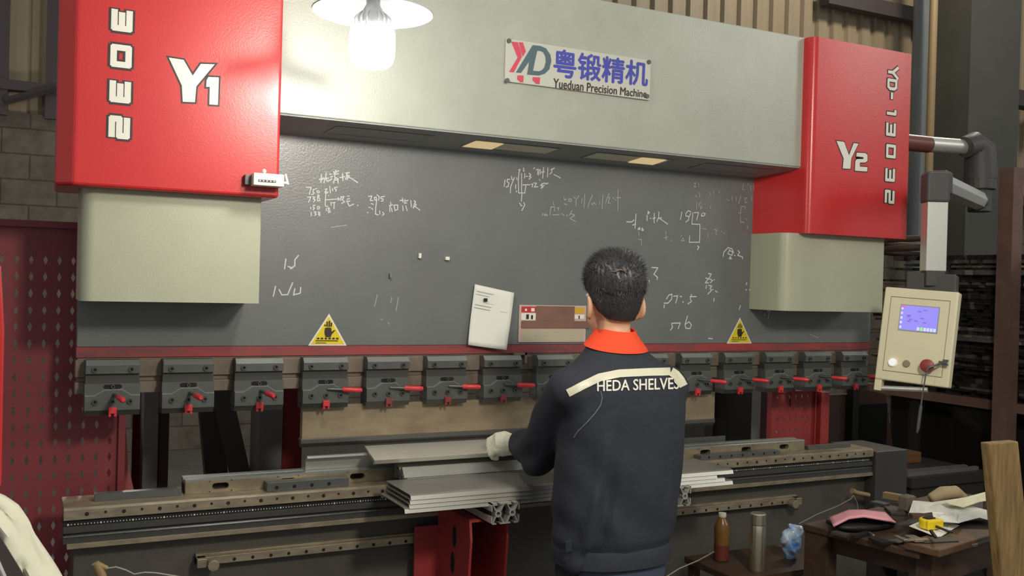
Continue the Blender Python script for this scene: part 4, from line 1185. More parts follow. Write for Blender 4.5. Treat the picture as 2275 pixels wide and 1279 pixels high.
for k in range(5200):
    a = rnd.uniform(0, 2 * PI); t = math.sqrt(rnd.uniform(.0004, 1.0))
    p = hairp(a, t, -.002)
    nrm = (p - HC); nrm /= np.linalg.norm(nrm)
    th = t * thm(a)
    dn = np.cross(np.cross(nrm, [0, 0, 1.]), nrm)
    dn = -dn / (np.linalg.norm(dn) + 1e-6)
    tang = np.cross(nrm, dn)
    top = max(0, math.cos(th))
    L_ = (.005 + .016 * top + .004 * (th < 1.7)) * rnd.uniform(.6, 1.2)
    d = nrm * (.45 + .7 * top) + dn * (.9 - .9 * top) + tang * rnd.uniform(-.45, .45) + np.array([rnd.uniform(-.3, .3) * top, .5 * top, 0])
    d /= np.linalg.norm(d)
    w_ = np.cross(d, nrm + .001); w_ = w_ / (np.linalg.norm(w_) + 1e-6) * .0008
    q = p + d * L_ * .6 + nrm * .001; e = p + d * L_ + dn * L_ * .25
    k0 = len(m.v)
    m.add([p - w_, p + w_, q + w_ * .7, e, q - w_ * .7], [(0, 1, 2, 4), (4, 2, 3)], 0)
build('hair', m, HAIR, WK)
# whorl of scalp at the crown
wp = [hairp(-PI / 2 + da, t, .0035) for da, t in ((-.82, .475), (-.66, .47), (-.5, .445), (-.38, .45), (-.26, .475))]
build('hair_parting', MB().tube(wp, [.0006, .0018, .0026, .0018, .0006], 6), SCALP, WK, smooth=60)
# jacket
jk = MB()
jk.rings([ell((cx, cy, z), rx, ry, 40) for z, cx, cy, rx, ry in (
    (.700, 1.302, -.735, .170, .122), (.715, 1.302, -.735, .178, .128), (.755, 1.302, -.735, .176, .126), (.775, 1.304, -.735, .188, .136), (.86, 1.312, -.735, .194, .136), (.95, 1.32, -.735, .196, .134),
    (1.06, 1.326, -.735, .20, .134), (1.14, 1.326, -.737, .202, .13), (1.20, 1.322, -.738, .198, .122), (1.24, 1.316, -.737, .178, .112), (1.275, 1.31, -.73, .135, .095), (1.305, 1.306, -.722, .095, .078), (1.335, 1.305, -.716, .07, .068))])
def sleeve(sh, el, wr, outw):
    mid = (sh + el) / 2
    jk.ball(sh + (-.0 * outw, 0, 0), (.082, .085, .075), 16)
    jk.tube([sh + np.array([0, 0, .01]), mid + np.array([outw * .008, 0, 0]), el + np.array([outw * .006, -.012, -.012]), el * .62 + wr * .38 + np.array([0, 0, -.004]), el * .2 + wr * .8, el * .06 + wr * .94], [.076, .074, .068, .060, .048, .043], 18)
    jk.ball(el + np.array([outw * .008, -.012, -.018]), (.068, .07, .066), 14)
sleeve(SHL, ELL_, WRL, -1)
sleeve(SHR, ELR, WRR, 1)
jm = fuse(jk, .009, 5, .5)
# folds in the cloth
def fold(p, n):
    x, y, z = p
    d = .0055 * math.sin(24 * z + 26 * x + 5 * math.sin(9 * x + 3 * z)) * math.sin(9 * x + 6 * z) * min(1.0, max(.15, (1.22 - z) * 4))
    d += .015 * math.exp(-((x - 1.155 - (z - .75) * .16) / .016) ** 2) * min(1, max(0, (1.1 - z) * 5)) * (y < -.76)
    d -= .015 * math.exp(-((x - 1.185 - (z - .75) * .16) / .02) ** 2) * min(1, max(0, (1.1 - z) * 5)) * (y < -.76)
    d += .004 * math.exp(-((x - 1.43 + (z - .75) * .05) / .03) ** 2) * min(1, max(0, (1.05 - z) * 4)) * (y < -.76)
    ax = np.array(p) - ELL_
    r = np.linalg.norm(ax)
    if r < .16: d += .009 * math.sin(75 * (z * .8 - x * .5 + y * .45)) * max(0, 1 - r / .16)
    d += .004 * math.sin(30 * (z + .9 * x)) * max(0, 1 - abs(z - .82) / .1)
    return d
tmp = bpy.data.meshes.new('cloth'); tmp.from_pydata(jm.v, [], jm.f); tmp.update()
vn = [tuple(v.normal) for v in tmp.vertices]
jm.v = [tuple(np.array(p) + np.array(n_) * fold(p, n_)) for p, n_ in zip(jm.v, vn)]
bpy.data.meshes.remove(tmp)
jacket = build('jacket', jm, NAVY, WK, smooth=80)
bvh = BVHTree.FromPolygons([Vector(p) for p in jm.v], jm.f)
def onj(u, v, off=.003):
    d = FW + (u - W / 2) / F * RT - (v - H / 2) / F * UP
    d = d / np.linalg.norm(d)
    loc, nrm, idx, dist = bvh.ray_cast(Vector(CP), Vector(d))
    if loc is None:
        loc, nrm, idx, dist = bvh.find_nearest(Vector(CP + d * 2.75))
    if nrm.dot(Vector(d)) > 0: nrm = -nrm
    return np.array(loc) + np.array(nrm) * off
def taped(name, line, w, mm, off=.003, parent=jacket):
    # a strip of tape sewn on the cloth along a line
    P = []
    for (a, b) in zip(line[:-1], line[1:]):
        n_ = max(2, int(math.hypot(b[0] - a[0], b[1] - a[1]) / 6))
        P += [(a[0] + (b[0] - a[0]) * k / n_, a[1] + (b[1] - a[1]) * k / n_) for k in range(n_)]
    P.append(line[-1])
    m = MB(); rows = 4; v = []
    for i, p in enumerate(P):
        q0, q1 = P[max(i - 1, 0)], P[min(i + 1, len(P) - 1)]
        dx, dy = q1[0] - q0[0], q1[1] - q0[1]; L_ = math.hypot(dx, dy) + 1e-9
        for k in range(rows + 1):
            s__ = (k / rows - .5) * w
            v.append(onj(p[0] - dy / L_ * s__, p[1] + dx / L_ * s__, off))
    f = [(i * (rows + 1) + k, i * (rows + 1) + k + 1, (i + 1) * (rows + 1) + k + 1, (i + 1) * (rows + 1) + k) for i in range(len(P) - 1) for k in range(rows)]
    m.add(v, f)
    return build(name, m, mm, parent)
taped('reflective_strip', [(1262, 873), (1295, 856), (1332, 839), (1375, 830), (1440, 827), (1488, 826)], 17, REFLECT)
taped('reflective_strip', [(1489, 827), (1500, 834), (1509, 845), (1516, 858)], 19, REFLECT, .0045)
tv, tf = text_2d('HEDA SHELVES')
m = MB()
for k, (ddx, ddy) in enumerate(((-.5, 0), (.5, 0), (0, .4), (0, -.4))):
    m.add([onj(1327 + (1506 - 1327) * x + ddx, (869 + (864 - 869) * x) - y * (23 + 2 * x) + ddy, .0035 + .0001 * k) for x, y in tv], tf)
build('jacket_lettering', m, WHITE, jacket)
pip = mat('grey_piping', srgb(112, 116, 124), .7)
P = [(1334, 868), (1338, 884), (1334, 900), (1322, 918), (1304, 938), (1284, 958), (1275, 972)]
build('piping', MB().tube([onj(u, v, .001) for u, v in P], .0016, 6), pip, jacket)
mb_ = MB().rings([ell((1.302, -.735, z), rx, ry, 40) for z, rx, ry in ((.702, .176, .128), (.706, .182, .133), (.75, .181, .132), (.757, .176, .127))], cap=False)
build('waistband', mb_, NAVY, WK, smooth=50)
c0 = onj(1266, 1212, .004)
build('waist_tab', MB().box(c0[0] - .012, c0[0] + .03, c0[1] - .004, c0[1] + .004, c0[2] - .016, c0[2] + .016), NAVY, WK, bevel=.002)
und = mat('slate_blue_shirt', srgb(66, 76, 94), .85)
build('undershirt', MB().rings([ell((1.305, -.735, z), rx, ry, 36) for z, rx, ry in ((.66, .164, .118), (.70, .168, .12))], cap=False), und, WK, smooth=50)
# collar
cm = MB()
R_ = []
for z, rx, ry, cx, cy in ((1.318, .096, .086, 1.307, -.722), (1.336, .080, .078, 1.309, -.72), (1.360, .060, .066, 1.312, -.714), (1.374, .055, .062, 1.313, -.710), (1.372, .051, .057, 1.313, -.710), (1.34, .055, .06, 1.309, -.714)):
    R_.append(ell((cx, cy, z), rx, ry, 36, 2.1, .16))
cm.rings(R_, cap=False)
build('collar', cm, ORANGE, WK, smooth=50)
# trousers and shoes
tr = MB()
tr.rings([ell((1.305, -.735, z), rx, ry) for z, rx, ry in ((.62, .155, .11), (.70, .162, .115), (.80, .158, .11))])
for sx in (-1, 1):
    hp = np.array([1.305 + sx * .082, -.733, .70]); kn = np.array([1.305 + sx * .09, -.70, .44]); an = np.array([1.305 + sx * .095, -.745, .06])
    tr.tube([hp + (0, 0, .05), hp + (0, 0, -.08), kn, (kn + an) / 2, an], [.096, .092, .075, .07, .068], 18)
build('trousers', fuse(tr, .012, 3), mat('dark_trousers', srgb(34, 38, 36), .85), WK, smooth=80)
for sx in (-1, 1):
    an = np.array([1.305 + sx * .095, -.745, .05])
    sm = MB().ball(an + (0, .0, .01), (.05, .06, .055), 14).ball(an + (0, .08, -.005), (.05, .13, .042), 14)
    build('shoe', fuse(sm, .01, 2), BLACK, WK, smooth=80)
# gloves
for wr, fd, bk, sd, cu, tn in ((WRL, (-.86, .42, -.02), (-.25, -.62, .72), 1, 1.0, True), (WRR, (-.5, .85, -.05), (.2, -.3, .9), -1, .7, False)):
    g = MB(); hand(g, wr, fd, bk, .92, sd, cu, 1.16)
    f_ = np.array(fd) / np.linalg.norm(fd)
    g.tube([wr - f_ * .03, wr - f_ * .005, wr + f_ * .02], [.037, .035, .033], 18)
    gl = build('glove', fuse(g, .0034, 2), GLOVE, WK, smooth=80)
    c = MB()
    pth = [wr - f_ * (.034 - .0035 * k) for k in range(12)]
    c.tube(pth, [.0405 + (.0012 if k % 2 else 0) for k in range(12)], 22, cap=False)
    build('glove_cuff', c, GLOVE, gl, smooth=60)

# ------------------------------------------------------------------ work table on the right
TC = np.array([2.121, -1.197, 0]); TU = np.array([.9887, .15, 0]); TV = np.array([-.2, .98, 0]); TV /= np.linalg.norm(TV)
TU = np.array([TV[1], -TV[0], 0])
def tp(a, b, z): return TC + TU * a + TV * b + np.array([0, 0, z])
def tbox(a0, a1, b0, b1, z0, z1, m=None, mi=0):
    m = m or MB()
    return m.add([tp(a, b, z) for z in (z0, z1) for b in (b0, b1) for a in (a0, a1)], [(0, 2, 3, 1), (4, 5, 7, 6), (0, 1, 5, 4), (2, 6, 7, 3), (0, 4, 6, 2), (1, 3, 7, 5)], mi)
TB = thing('work_table', 'brown wooden work table covered with papers and tools', 'table', tuple(tp(.45, .28, 0)))
build('tabletop', tbox(-.005, .95, .06, .455, .722, .744), BROWN, TB, bevel=.003)
build('front_board', tbox(-.012, .97, -.005, .105, .7445, .766), mat('board_edge_wood', srgb(104, 76, 50), .6, c2=srgb(78, 56, 38), scale=6, amount=.3, stretch=(1, 5, 5)), TB, bevel=.003)
for a, b in ((.03, .035), (.03, .385), (.87, .035), (.87, .385)):
    build('leg', tbox(a, a + .055, b, b + .055, 0, .7215 if b > .1 else .744), BROWN, TB, bevel=.003)
build('apron', tbox(.085, .87, .045, .065, .64, .721), BROWN, TB)
build('apron', tbox(.045, .065, .09, .385, .66, .721), BROWN, TB)
build('lower_shelf', tbox(.03, .9, .06, .43, .40, .42), BROWN, TB)
build('side_board', tbox(.0, .022, .37, .45, .28, .7215), BROWN, TB)
def on_table(polys, z):
    return [at(u, v, Z=z) for u, v in polys]
def zp(x, y): return (1775 + x / 3.888, 950 + y / 3.888)
def slab(name, px, z, t, mm, label, cat, group=None, **k):
    P = on_table([zp(*q) for q in px], z)
    m = MB(); n_ = len(P)
    m.add(P + [p - np.array([0, 0, t]) for p in P], [tuple(range(n_)), tuple(range(2 * n_ - 1, n_ - 1, -1))] + [(i, (i + 1) % n_, n_ + (i + 1) % n_, n_ + i) for i in range(n_)])
    return solo(name, m, mm, label, cat, group, **k)
ZT = .7445
# pink pad, arched
bk = [(260, 775), (430, 712), (560, 712), (740, 732), (800, 790)]
fr = [(297, 850), (430, 782), (560, 766), (765, 802), (838, 822)]
zs = [.767, .792, .800, .786, .764]
def interp(pts, s):
    x = s * (len(pts) - 1); i = min(int(x), len(pts) - 2); f_ = x - i
    return tuple(pts[i][k] * (1 - f_) + pts[i + 1][k] * f_ for k in range(len(pts[0])))
def padfn(s, t):
    a = at(*zp(*interp(bk, s)), Z=interp([(z,) for z in zs], s)[0]); b = at(*zp(*interp(fr, s)), Z=interp([(z,) for z in zs], s)[0])
    return a * (1 - t) + b * t
pink = mat('pink_paper', srgb(226, 158, 166), .8)
solo('paper_pad', MB().grid(padfn, 16, 6), pink, 'arched pad of pink paper lying on the dark tool pouch', 'paper', solid=.006, smooth=60)
pouch = MB()
c = at(*zp(620, 850), Z=.755)
pouch.ball(c + (0, .02, .004), (.13, .055, .022), 20)
solo('tool_pouch', fuse(pouch, .008, 2), BLACK, 'flat black tool pouch under the pink paper pad', 'pouch', smooth=60, base=(c[0], c[1], ZT))
def leaf(name, px, z, label, mm=PAPER, amp=.006, group=None):
    P = on_table([zp(*q) for q in px], z)
    n_ = len(P); c_ = sum(P) / n_
    m = MB(); R = 5
    v = [c_ + np.array([0, 0, amp * .7])]
    for k in range(1, R + 1):
        for i in range(n_):
            p = c_ + (P[i] - c_) * k / R
            v.append(p + np.array([0, 0, amp * math.sin(3.1 * i + 1.7 * k) * (k / R)]))
    f = [(0, 1 + i, 1 + (i + 1) % n_) for i in range(n_)]
    for k in range(R - 1):
        for i in range(n_):
            a_ = 1 + k * n_ + i; b_ = 1 + k * n_ + (i + 1) % n_
            f.append((a_, a_ + n_, b_ + n_, b_))
    m.add(v, f)
    return solo(name, m, mm, label, 'paper', group, solid=.0012)
leaf('paper_sheet', [(985, 640), (1150, 630), (1380, 622), (1520, 670), (1700, 745), (1706, 800), (1560, 790), (1420, 795), (1380, 838), (1165, 790), (1150, 742), (945, 735)], .790, 'large crumpled white paper sheet on top of the table clutter')
leaf('paper_sheet', [(1240, 640), (1430, 595), (1630, 555), (1642, 620), (1560, 645), (1420, 680), (1300, 665)], .806, 'folded cream paper strip at the back of the crumpled sheet', mat('cream_paper', srgb(226, 222, 190), .8), .003)
leaf('paper_sheet', [(950, 855), (1060, 795), (1220, 800), (1385, 835), (1300, 900), (1205, 945), (1140, 930)], .770, 'small white paper sheet under the yellow tape measure', PAPER, .003)
# tape measure
c = at(*zp(1152, 872), Z=.773)
TMs = thing('tape_measure', 'yellow tape measure lying on a small white paper sheet', 'tape measure', tuple(c))
m = MB().prism([(c[0] + x, c[1] + y) for x, y in arc(0, .008, .033, -.3, PI + .3, 14) + [(-.036, -.014), (.036, -.014)]], c[2], c[2] + .03, 'z')
build('case', m, mat('tape_yellow', srgb(240, 208, 30), .4), TMs, bevel=.006, seg=3)
build('belt_clip', MB().box(c[0] - .02, c[0] + .014, c[1] + .0, c[1] + .022, c[2] + .0305, c[2] + .034), BLACK, TMs, bevel=.001)
build('tape_hook', MB().tube([c + (-.004, -.016, .012), c + (.008, -.05, .004), c + (.016, -.062, .004)], .004, 6), BLACK, TMs)
# small tools
def bar_tool(name, a, b, z, w, t, mm, label, cat='tool', group=None, head=None):
    A, B = at(*zp(*a), Z=z), at(*zp(*b), Z=z)
    d = (B - A); L_ = np.linalg.norm(d); d /= L_
    s__ = np.array([-d[1], d[0], 0])
    m = MB().obox((A + B) / 2, d * L_, s__ * w, (0, 0, t))
    if head:
        for e, sg in ((A, -1), (B, 1)):
            m.tube([e - np.array([0, 0, t / 2]), e + np.array([0, 0, t / 2])], w * head, 12)
    return solo(name, m, mm, label, cat, group, bevel=.0008)
ca = thing('caliper', 'shiny steel caliper at the front edge of the table', 'caliper', tuple(at(*zp(1000, 968), Z=.772)))
A, B = at(*zp(900, 968), Z=.774), at(*zp(1110, 962), Z=.774)
d = (B - A) / np.linalg.norm(B - A); s__ = np.array([-d[1], d[0], 0])
build('beam', MB().obox((A + B) / 2, B - A, s__ * .014, (0, 0, .004)), CHROME, ca)
m = MB().obox(A + d * .045 + s__ * .012, d * .03, s__ * .05, (0, 0, .009)); m.obox(A + d * .005 + s__ * .018, d * .012, s__ * .05, (0, 0, .006))
build('jaw', m, CHROME, ca, bevel=.001)
bar_tool('square_bar', (862, 850), (1055, 778), .775, .016, .012, DARKER, 'dark square steel bar lying against the white papers')
bar_tool('steel_block', (965, 758), (1150, 762), .786, .03, .012, BOARD, 'flat dark brown block under the front edge of the crumpled sheet', 'block')
bar_tool('spanner', (1450, 985), (1640, 905), .752, .016, .008, BAR, 'greyish steel spanner at the right of the table, nearest the plank', 'spanner', None, .9)
bar_tool('spanner', (1500, 1005), (1715, 935), .752, .016, .008, DARK, 'dark steel spanner lying along the table front edge beside the plank', 'spanner', None, .9)
bar_tool('screwdriver', (1140, 890), (1180, 945), .79, .008, .008, BLACK, 'short black screwdriver pointing over the small white sheet', 'screwdriver')
bar_tool('hammer_handle', (735, 578), (1000, 625), .766, .026, .022, mat('tan_handle', srgb(134, 112, 76), .6), 'tan wooden handle lying at the back of the table', 'handle')
bar_tool('steel_rod', (610, 905), (645, 930), .756, .006, .006, CHROME, 'tiny bright steel rod in front of the black pouch', 'rod')
c = at(*zp(928, 700), Z=.755)
solo('small_box', MB().obox(c + (0, 0, .022), TU * .05, TV * .035, (0, 0, .05)), BAR, 'small grey-brown metal box left of the crumpled sheet', 'box', bevel=.004)
gl_m = MB(); a, b, c_ = at(*zp(1130, 615), Z=.775), at(*zp(1350, 555), Z=.80), at(*zp(1440, 605), Z=.775)
gl_m.tube([a, (a + b) / 2 + (0, 0, .008), b, c_], [.018, .026, .024, .012], 12)
solo('work_glove', fuse(gl_m, .006, 2), mat('dirty_glove', srgb(170, 150, 116), .9), 'dirty tan work glove behind the crumpled white sheet', 'glove', smooth=70)
dk = MB(); c = at(*zp(1560, 870), Z=.752)
dk.ball(c + (0, 0, .008), (.10, .05, .012), 16)
solo('dark_rag', fuse(dk, .007, 1), mat('dark_rag', srgb(52, 48, 46), .9, c2=srgb(70, 66, 62), scale=30, amount=.3), 'dark grey rag at the right end of the table', 'rag', smooth=70)
bar_tool('steel_offcut', (1040, 975), (1330, 960), .7685, .05, .004, DARKER, 'dark flat steel offcut under the caliper', 'offcut')
bar_tool('steel_offcut', (820, 985), (1000, 940), .752, .03, .004, DARK, 'dark flat steel offcut left of the caliper', 'offcut')
c = at(*zp(1672, 640), Z=.77)
solo('tin_can', MB().lathe((c[0], c[1], ZT), [(.001, 0), (.03, 0), (.03, .055), (.027, .055), (.027, .008), (.001, .008)], 20), BAR, 'grey tin can at the back right of the table', 'can', smooth=40)
c = at(*zp(235, 1170), Z=.421)
fm = MB().grid(lambda s, t: c + TU * (.05 * s - .02) + TV * .01 * math.sin(9 * t) + np.array([0, .006 * math.sin(14 * s + 5 * t), .11 * t]), 8, 12)
solo('foil_packet', fm, mat('foil', srgb(200, 194, 180), .25, metal=.6), 'crumpled silver packet on the shelf under the table', 'packet', solid=.004)
rs = random.Random(21)
for q0, q1, w_ in (((300, 900), (420, 930), .03), (430, 925) and ((470, 940), (600, 905), .02), ((640, 955), (760, 1000), .035), ((1180, 985), (1300, 940), .025), ((1270, 905), (1420, 930), .04), ((1330, 990), (1420, 950), .018), ((1560, 880), (1690, 870), .03), ((640, 640), (760, 665), .04), ((800, 690), (860, 745), .05), ((330, 830), (270, 800), .03), ((1600, 700), (1690, 720), .05)):
    bar_tool('metal_scrap', q0, q1, .7495, w_, .009, DARKER if rs.random() < .6 else HOLE, 'small dark metal scrap lying among the tools on the brown table', 'scrap', 'dark scraps on the table')
# low stand with drinks
STD = thing('low_stand', 'low dark wooden stand carrying the bottle and steel flask', 'stand', (1.85, -.58, 0))
A, B, C_ = at(1602, 1244, Z=.558), at(1681, 1266, Z=.558), at(1757, 1240, Z=.558)
sx0, sx1, sy0, sy1 = A[0] - .09, C_[0] + .07, min(A[1], B[1]) - .05, max(A[1], C_[1]) + .09
build('stand_top', MB().box(sx0, sx1, sy0, sy1, .535, .558), BROWN, STD, bevel=.003)
for x, y in ((sx0 + .01, sy0 + .01), (sx1 - .04, sy0 + .01), (sx0 + .01, sy1 - .04), (sx1 - .04, sy1 - .04)):
    build('leg', MB().box(x, x + .03, y, y + .03, 0, .5345), BROWN, STD)
c = at(1681, 1266, Z=.558)
FL = thing('steel_flask', 'slim shiny stainless steel vacuum flask standing right of the bottle', 'flask', tuple(c))
s_ = np.linalg.norm(c - CP) / 3.25
build('flask_body', MB().lathe(c, [(.001, 0), (.024, 0), (.0262, .003), (.0262, .150), (.0255, .153), (.001, .153)], 36), CHROME, FL, smooth=40)
build('flask_cap', MB().lathe(c, [(.001, .155), (.0262, .155), (.0266, .158), (.0266, .189), (.024, .192), (.001, .192)], 36), CHROME, FL, smooth=40)
c = at(1602, 1244, Z=.558)
BT = thing('tea_bottle', 'clear plastic bottle of amber tea with white cap', 'bottle', tuple(c))
tea = mat('amber_tea', srgb(122, 88, 44), .2, c2=srgb(100, 70, 34), scale=8)
build('bottle_body', MB().lathe(c, [(.001, 0), (.022, 0), (.0255, .004), (.0245, .05), (.026, .09), (.027, .112), (.022, .13), (.013, .145), (.0118, .15)], 28), tea, BT, smooth=50)
build('bottle_label', MB().lathe(c, [(.0262, .006), (.0255, .05), (.0258, .055)], 28), mat('red_label', srgb(104, 46, 38), .4), BT, smooth=50)
build('bottle_cap', MB().lathe(c, [(.0125, .15), (.0135, .152), (.0135, .164), (.001, .165)], 24), mat('clear_cap', srgb(206, 200, 186), .4), BT, smooth=50)
c = at(1757, 1240, Z=.5585)
bgm = MB()
rb = random.Random(5)
bgm.ball(c + (0, 0, .055), (.036, .026, .062), 16)
bgm.ball(c + (-.03, 0, .075), (.02, .018, .02), 12)
bgm.tube([c + (-.01, 0, .09), c + (-.004, 0, .125)], [.018, .006], 10)
bgm.box(c[0] + .0, c[0] + .042, c[1] - .012, c[1] + .012, c[2] + .05, c[2] + .115)
bm_ = fuse(bgm, .005, 1)
bm_.v = [tuple(np.array(p) + np.array([.004 * math.sin(150 * p[2]) * math.sin(130 * p[0]), .005 * math.sin(140 * p[0] + 90 * p[2]), .003 * math.sin(170 * p[0])])) for p in bm_.v]
solo('plastic_bag', bm_, mat('bag_film', srgb(52, 122, 196), .18, c2=srgb(196, 204, 206), scale=22, amount=.55, spec=.9), 'crumpled blue and clear plastic bag between the flask and the table', 'bag')
# leaning plank
p0, p1 = at(2199, 985, -1.27), at(2263, 980, -1.27)
q0 = at(2226, 1279, -1.27)
sl = (q0 - p0) / (p0[2] - q0[2])
b0 = p0 + sl * p0[2]; b1 = b0 + (p1 - p0) * 1.12
m = MB(); tk = np.array([.0, .032, 0])
for i in range(1):
    m.add([b0, b1, p1, p0, b0 + tk, b1 + tk, p1 + tk, p0 + tk], [(0, 1, 2, 3), (7, 6, 5, 4), (0, 4, 5, 1), (1, 5, 6, 2), (2, 6, 7, 3), (3, 7, 4, 0)])
solo('wooden_plank', m, WOOD, 'weathered tan wooden plank leaning at the right edge before the table', 'plank', bevel=.004)

# ------------------------------------------------------------------ storage on the right
RX = 4.3
RK = thing('storage_rack', 'rust-brown steel storage rack behind the control panel', 'rack', (RX + .6, 1.0, 0))
pa_, pb_ = at(2215, 700, X=RX), at(2243, 700, X=RX)
ztop = at(2240, 372, X=RX)[2]
zbeam = at(2150, 886, X=RX)[2]
yp0, yp1 = sorted((pa_[1], pb_[1]))
build('post', MB().box(RX, RX + .08, yp0, yp0 + .085, 0, ztop), RUST, RK)
yfar = at(1992, 700, X=RX)[1]
build('post', MB().box(RX, RX + .08, yfar + .3, yfar + .385, 0, ztop), RUST, RK)
build('post', MB().box(RX, RX + .08, yp0 - 1.3, yp0 - 1.215, 0, ztop), RUST, RK)
for nm_z in (zbeam,):
    build('beam', MB().box(RX + .081, RX + .14, yp0 - 1.3, yfar + .385, nm_z - .05, nm_z), RUST, RK)
    build('beam', MB().box(RX + 1.1, RX + 1.16, yp0 - 1.3, yfar + .385, nm_z - .05, nm_z), RUST, RK)
build('rear_backdrop', MB().box(RX + 1.3, RX + 1.34, yp0 - 1.3, yfar + .4, 0, 1.75), BLACK, RK)  # added black sheet that keeps the space behind the rack dark
sheet_m = mat('stacked_dark_sheet', srgb(54, 49, 45), .5, metal=.3, c2=srgb(38, 35, 33), scale=6, amount=.3)
sheet_l = mat('stacked_grey_sheet', srgb(128, 122, 112), .45, metal=.4, c2=srgb(70, 64, 58), scale=14, amount=.5)
zc = zbeam + .0005
r2 = random.Random(11)
k = 0
lim = at(2100, 560, X=RX)[2]
names = []
while zc < lim - .02 and k < 60:
    t = r2.choice([.012, .016, .02, .028])
    y0 = yp0 - 1.2 + r2.uniform(0, .15); y1 = yfar + .2 + r2.uniform(-.35, .1)
    xo = RX + .085 + r2.uniform(0, .05)
    m = MB()
    # notched front edge
    pts = [(xo, y0)]
    y = y0
    while y < y1 - .12:
        w_ = r2.uniform(.05, .16)
        pts += [(xo, y + w_ * .6), (xo + r2.choice([0, .012, .03]), y + w_ * .6), (xo + pts[-1][0] * 0 + r2.choice([0, .012, .03]), y + w_), (xo, y + w_)]
        y += w_
    pts += [(xo, y1), (RX + 1.15, y1), (RX + 1.15, y0)]
    m.prism(pts, zc, zc + t - .001, 'z')
    solo('steel_sheet', m, sheet_l if r2.random() < .3 else sheet_m, 'cut steel sheet lying in the tall stack on the storage rack', 'metal sheet', 'stacked steel sheets on the rack')
    zc += t
    k += 1
cz_ = zc + .001
cy_ = at(2012, 540, X=RX + .4)[1]
ch_ = MB()
ch_.tube([(RX + .45 + .19 * math.cos(t), cy_ + .17 * math.sin(t), cz_ + .021 + .009 * t) for t in np.arange(0, 12.5, .35)], .02, 8)
solo('hose_coil', ch_, BOARD, 'coiled brown hose lying on top of the sheet stack beside the red housing', 'hose', smooth=60)
build('lower_backdrop', MB().box(RX + .30, RX + .33, yp0 - 1.2, yfar + .29, 0, zbeam - .055), BLACK, RK)  # added black sheet standing in for the dark void under the stack
# boards, bars and block right of the machine
a, b = at(1834, 900, .45), at(1893, 990, .45)
solo('brown_panel', MB().box(a[0], b[0], .45, .48, .0, a[2] + .05), BOARD, 'brown board standing behind the small red guard', 'board')
a, b = at(1908, 880, .98), at(2000, 990, .98)
m = MB().add([(a[0], 1.0, 0), (b[0] + .1, 1.0, 0), (b[0] - .08, 1.03, a[2]), (a[0] - .02, 1.03, a[2] + .05), (a[0], 1.03, 0), (b[0] + .1, 1.03, 0), (b[0] - .08, 1.06, a[2]), (a[0] - .02, 1.06, a[2] + .05)], [(0, 1, 2, 3), (7, 6, 5, 4), (0, 4, 5, 1), (1, 5, 6, 2), (2, 6, 7, 3), (3, 7, 4, 0)])
solo('brown_panel', m, BOARD, 'reddish brown board leaning below the control panel', 'board')
a = at(1900, 950, .4)
solo('dark_post', MB().box(a[0] - .02, a[0] + .02, .4, .44, 0, 1.2), BLACK, 'slim black upright post between two brown boards', 'post')
zb_ = at(2090, 1040, .3)[2]
xb0, xb1 = at(1990, 1040, .3)[0], 4.22
BN = thing('low_bench', 'low dark bench right of the press bed carrying steel bars', 'bench', ((xb0 + xb1) / 2, .5, 0))
build('bench_top', MB().box(xb0, xb1, .2, .85, zb_ - .06, zb_ - .012), DARKER, BN)
build('bench_front', MB().box(xb0 + .02, xb1 - .02, .22, .235, .0, zb_ - .0605), DARKER, BN)
for x in (xb0 + .02, xb1 - .08):
    for y in (.24, .78): build('leg', MB().box(x, x + .05, y, y + .05, 0, zb_ - .0605), DARKER, BN)
solo('steel_bar', MB().box(xb0 + .02, xb1 - .04, .24, .262, zb_ - .0115, zb_ + .008), STEEL, 'long grey steel bar on the low bench, nearer of two', 'bar')
solo('steel_bar', MB().box(xb0 + .02, xb1 - .06, .29, .312, zb_ - .0115, zb_ + .008), STEEL, 'long grey steel bar on the low bench, farther of two', 'bar')
wb_ = mat('orange_wood', srgb(150, 104, 66), .7, c2=srgb(120, 80, 50), scale=8, amount=.3, stretch=(1, 6, 6))
solo('wood_block', MB().box(xb0 + .0, xb0 + .42, .5, .6, zb_ - .0115, zb_ + .045), wb_, 'orange-brown wood block lying on the low bench', 'block', bevel=.003)
solo('dark_backdrop', MB().box(xb0 + .05, xb1 + .03, .9, .93, 0, at(2100, 890, .9)[2]), BLACK, 'added black backdrop behind the low bench under the control panel', 'board')  # added to cover the lit floor and wall with darkness
# handles with wires
tanh_ = mat('tan_grip', srgb(150, 126, 88), .6)
wire_m = mat('pale_wire', srgb(150, 144, 130), .5)
HD = thing('wire_handle', 'tan handle with a twisted wire at the bottom left before the bed', 'handle', tuple(at(225, 1275, -.45)))
build('grip', MB().tube([at(212, 1250, -.45), at(222, 1268, -.45), at(233, 1300, -.45)], [.010, .0115, .0115], 12).tube([at(213, 1252, -.45), at(238, 1262, -.45)], [.009, .006], 10), tanh_, HD, smooth=50)
build('wire', MB().tube([at(u, v, -.45) for u, v in ((238, 1262), (258, 1259), (280, 1266), (298, 1275), (320, 1271), (345, 1272), (420, 1284))], .0022, 6), wire_m, HD)
p_ = at(1912, 1095, -.19)
HD2 = thing('cable_handle', 'tan grip with a thin hanging wire right of the stop bar', 'handle', tuple(p_))
build('grip', MB().tube([at(1893, 1090, -.175), at(1903, 1094, -.175), at(1930, 1099, -.175)], [.012, .0095, .009], 12), tanh_, HD2, smooth=50)
build('wire', MB().tube([at(u, v, -.2) for u, v in ((1896, 1100), (1890, 1108), (1860, 1124), (1815, 1142), (1775, 1163))], .0016, 6), wire_m, HD2)
build('wire', MB().tube([at(u, v, -.2) for u, v in ((1896, 1100), (1904, 1115), (1906, 1131))], .0016, 6), wire_m, HD2)
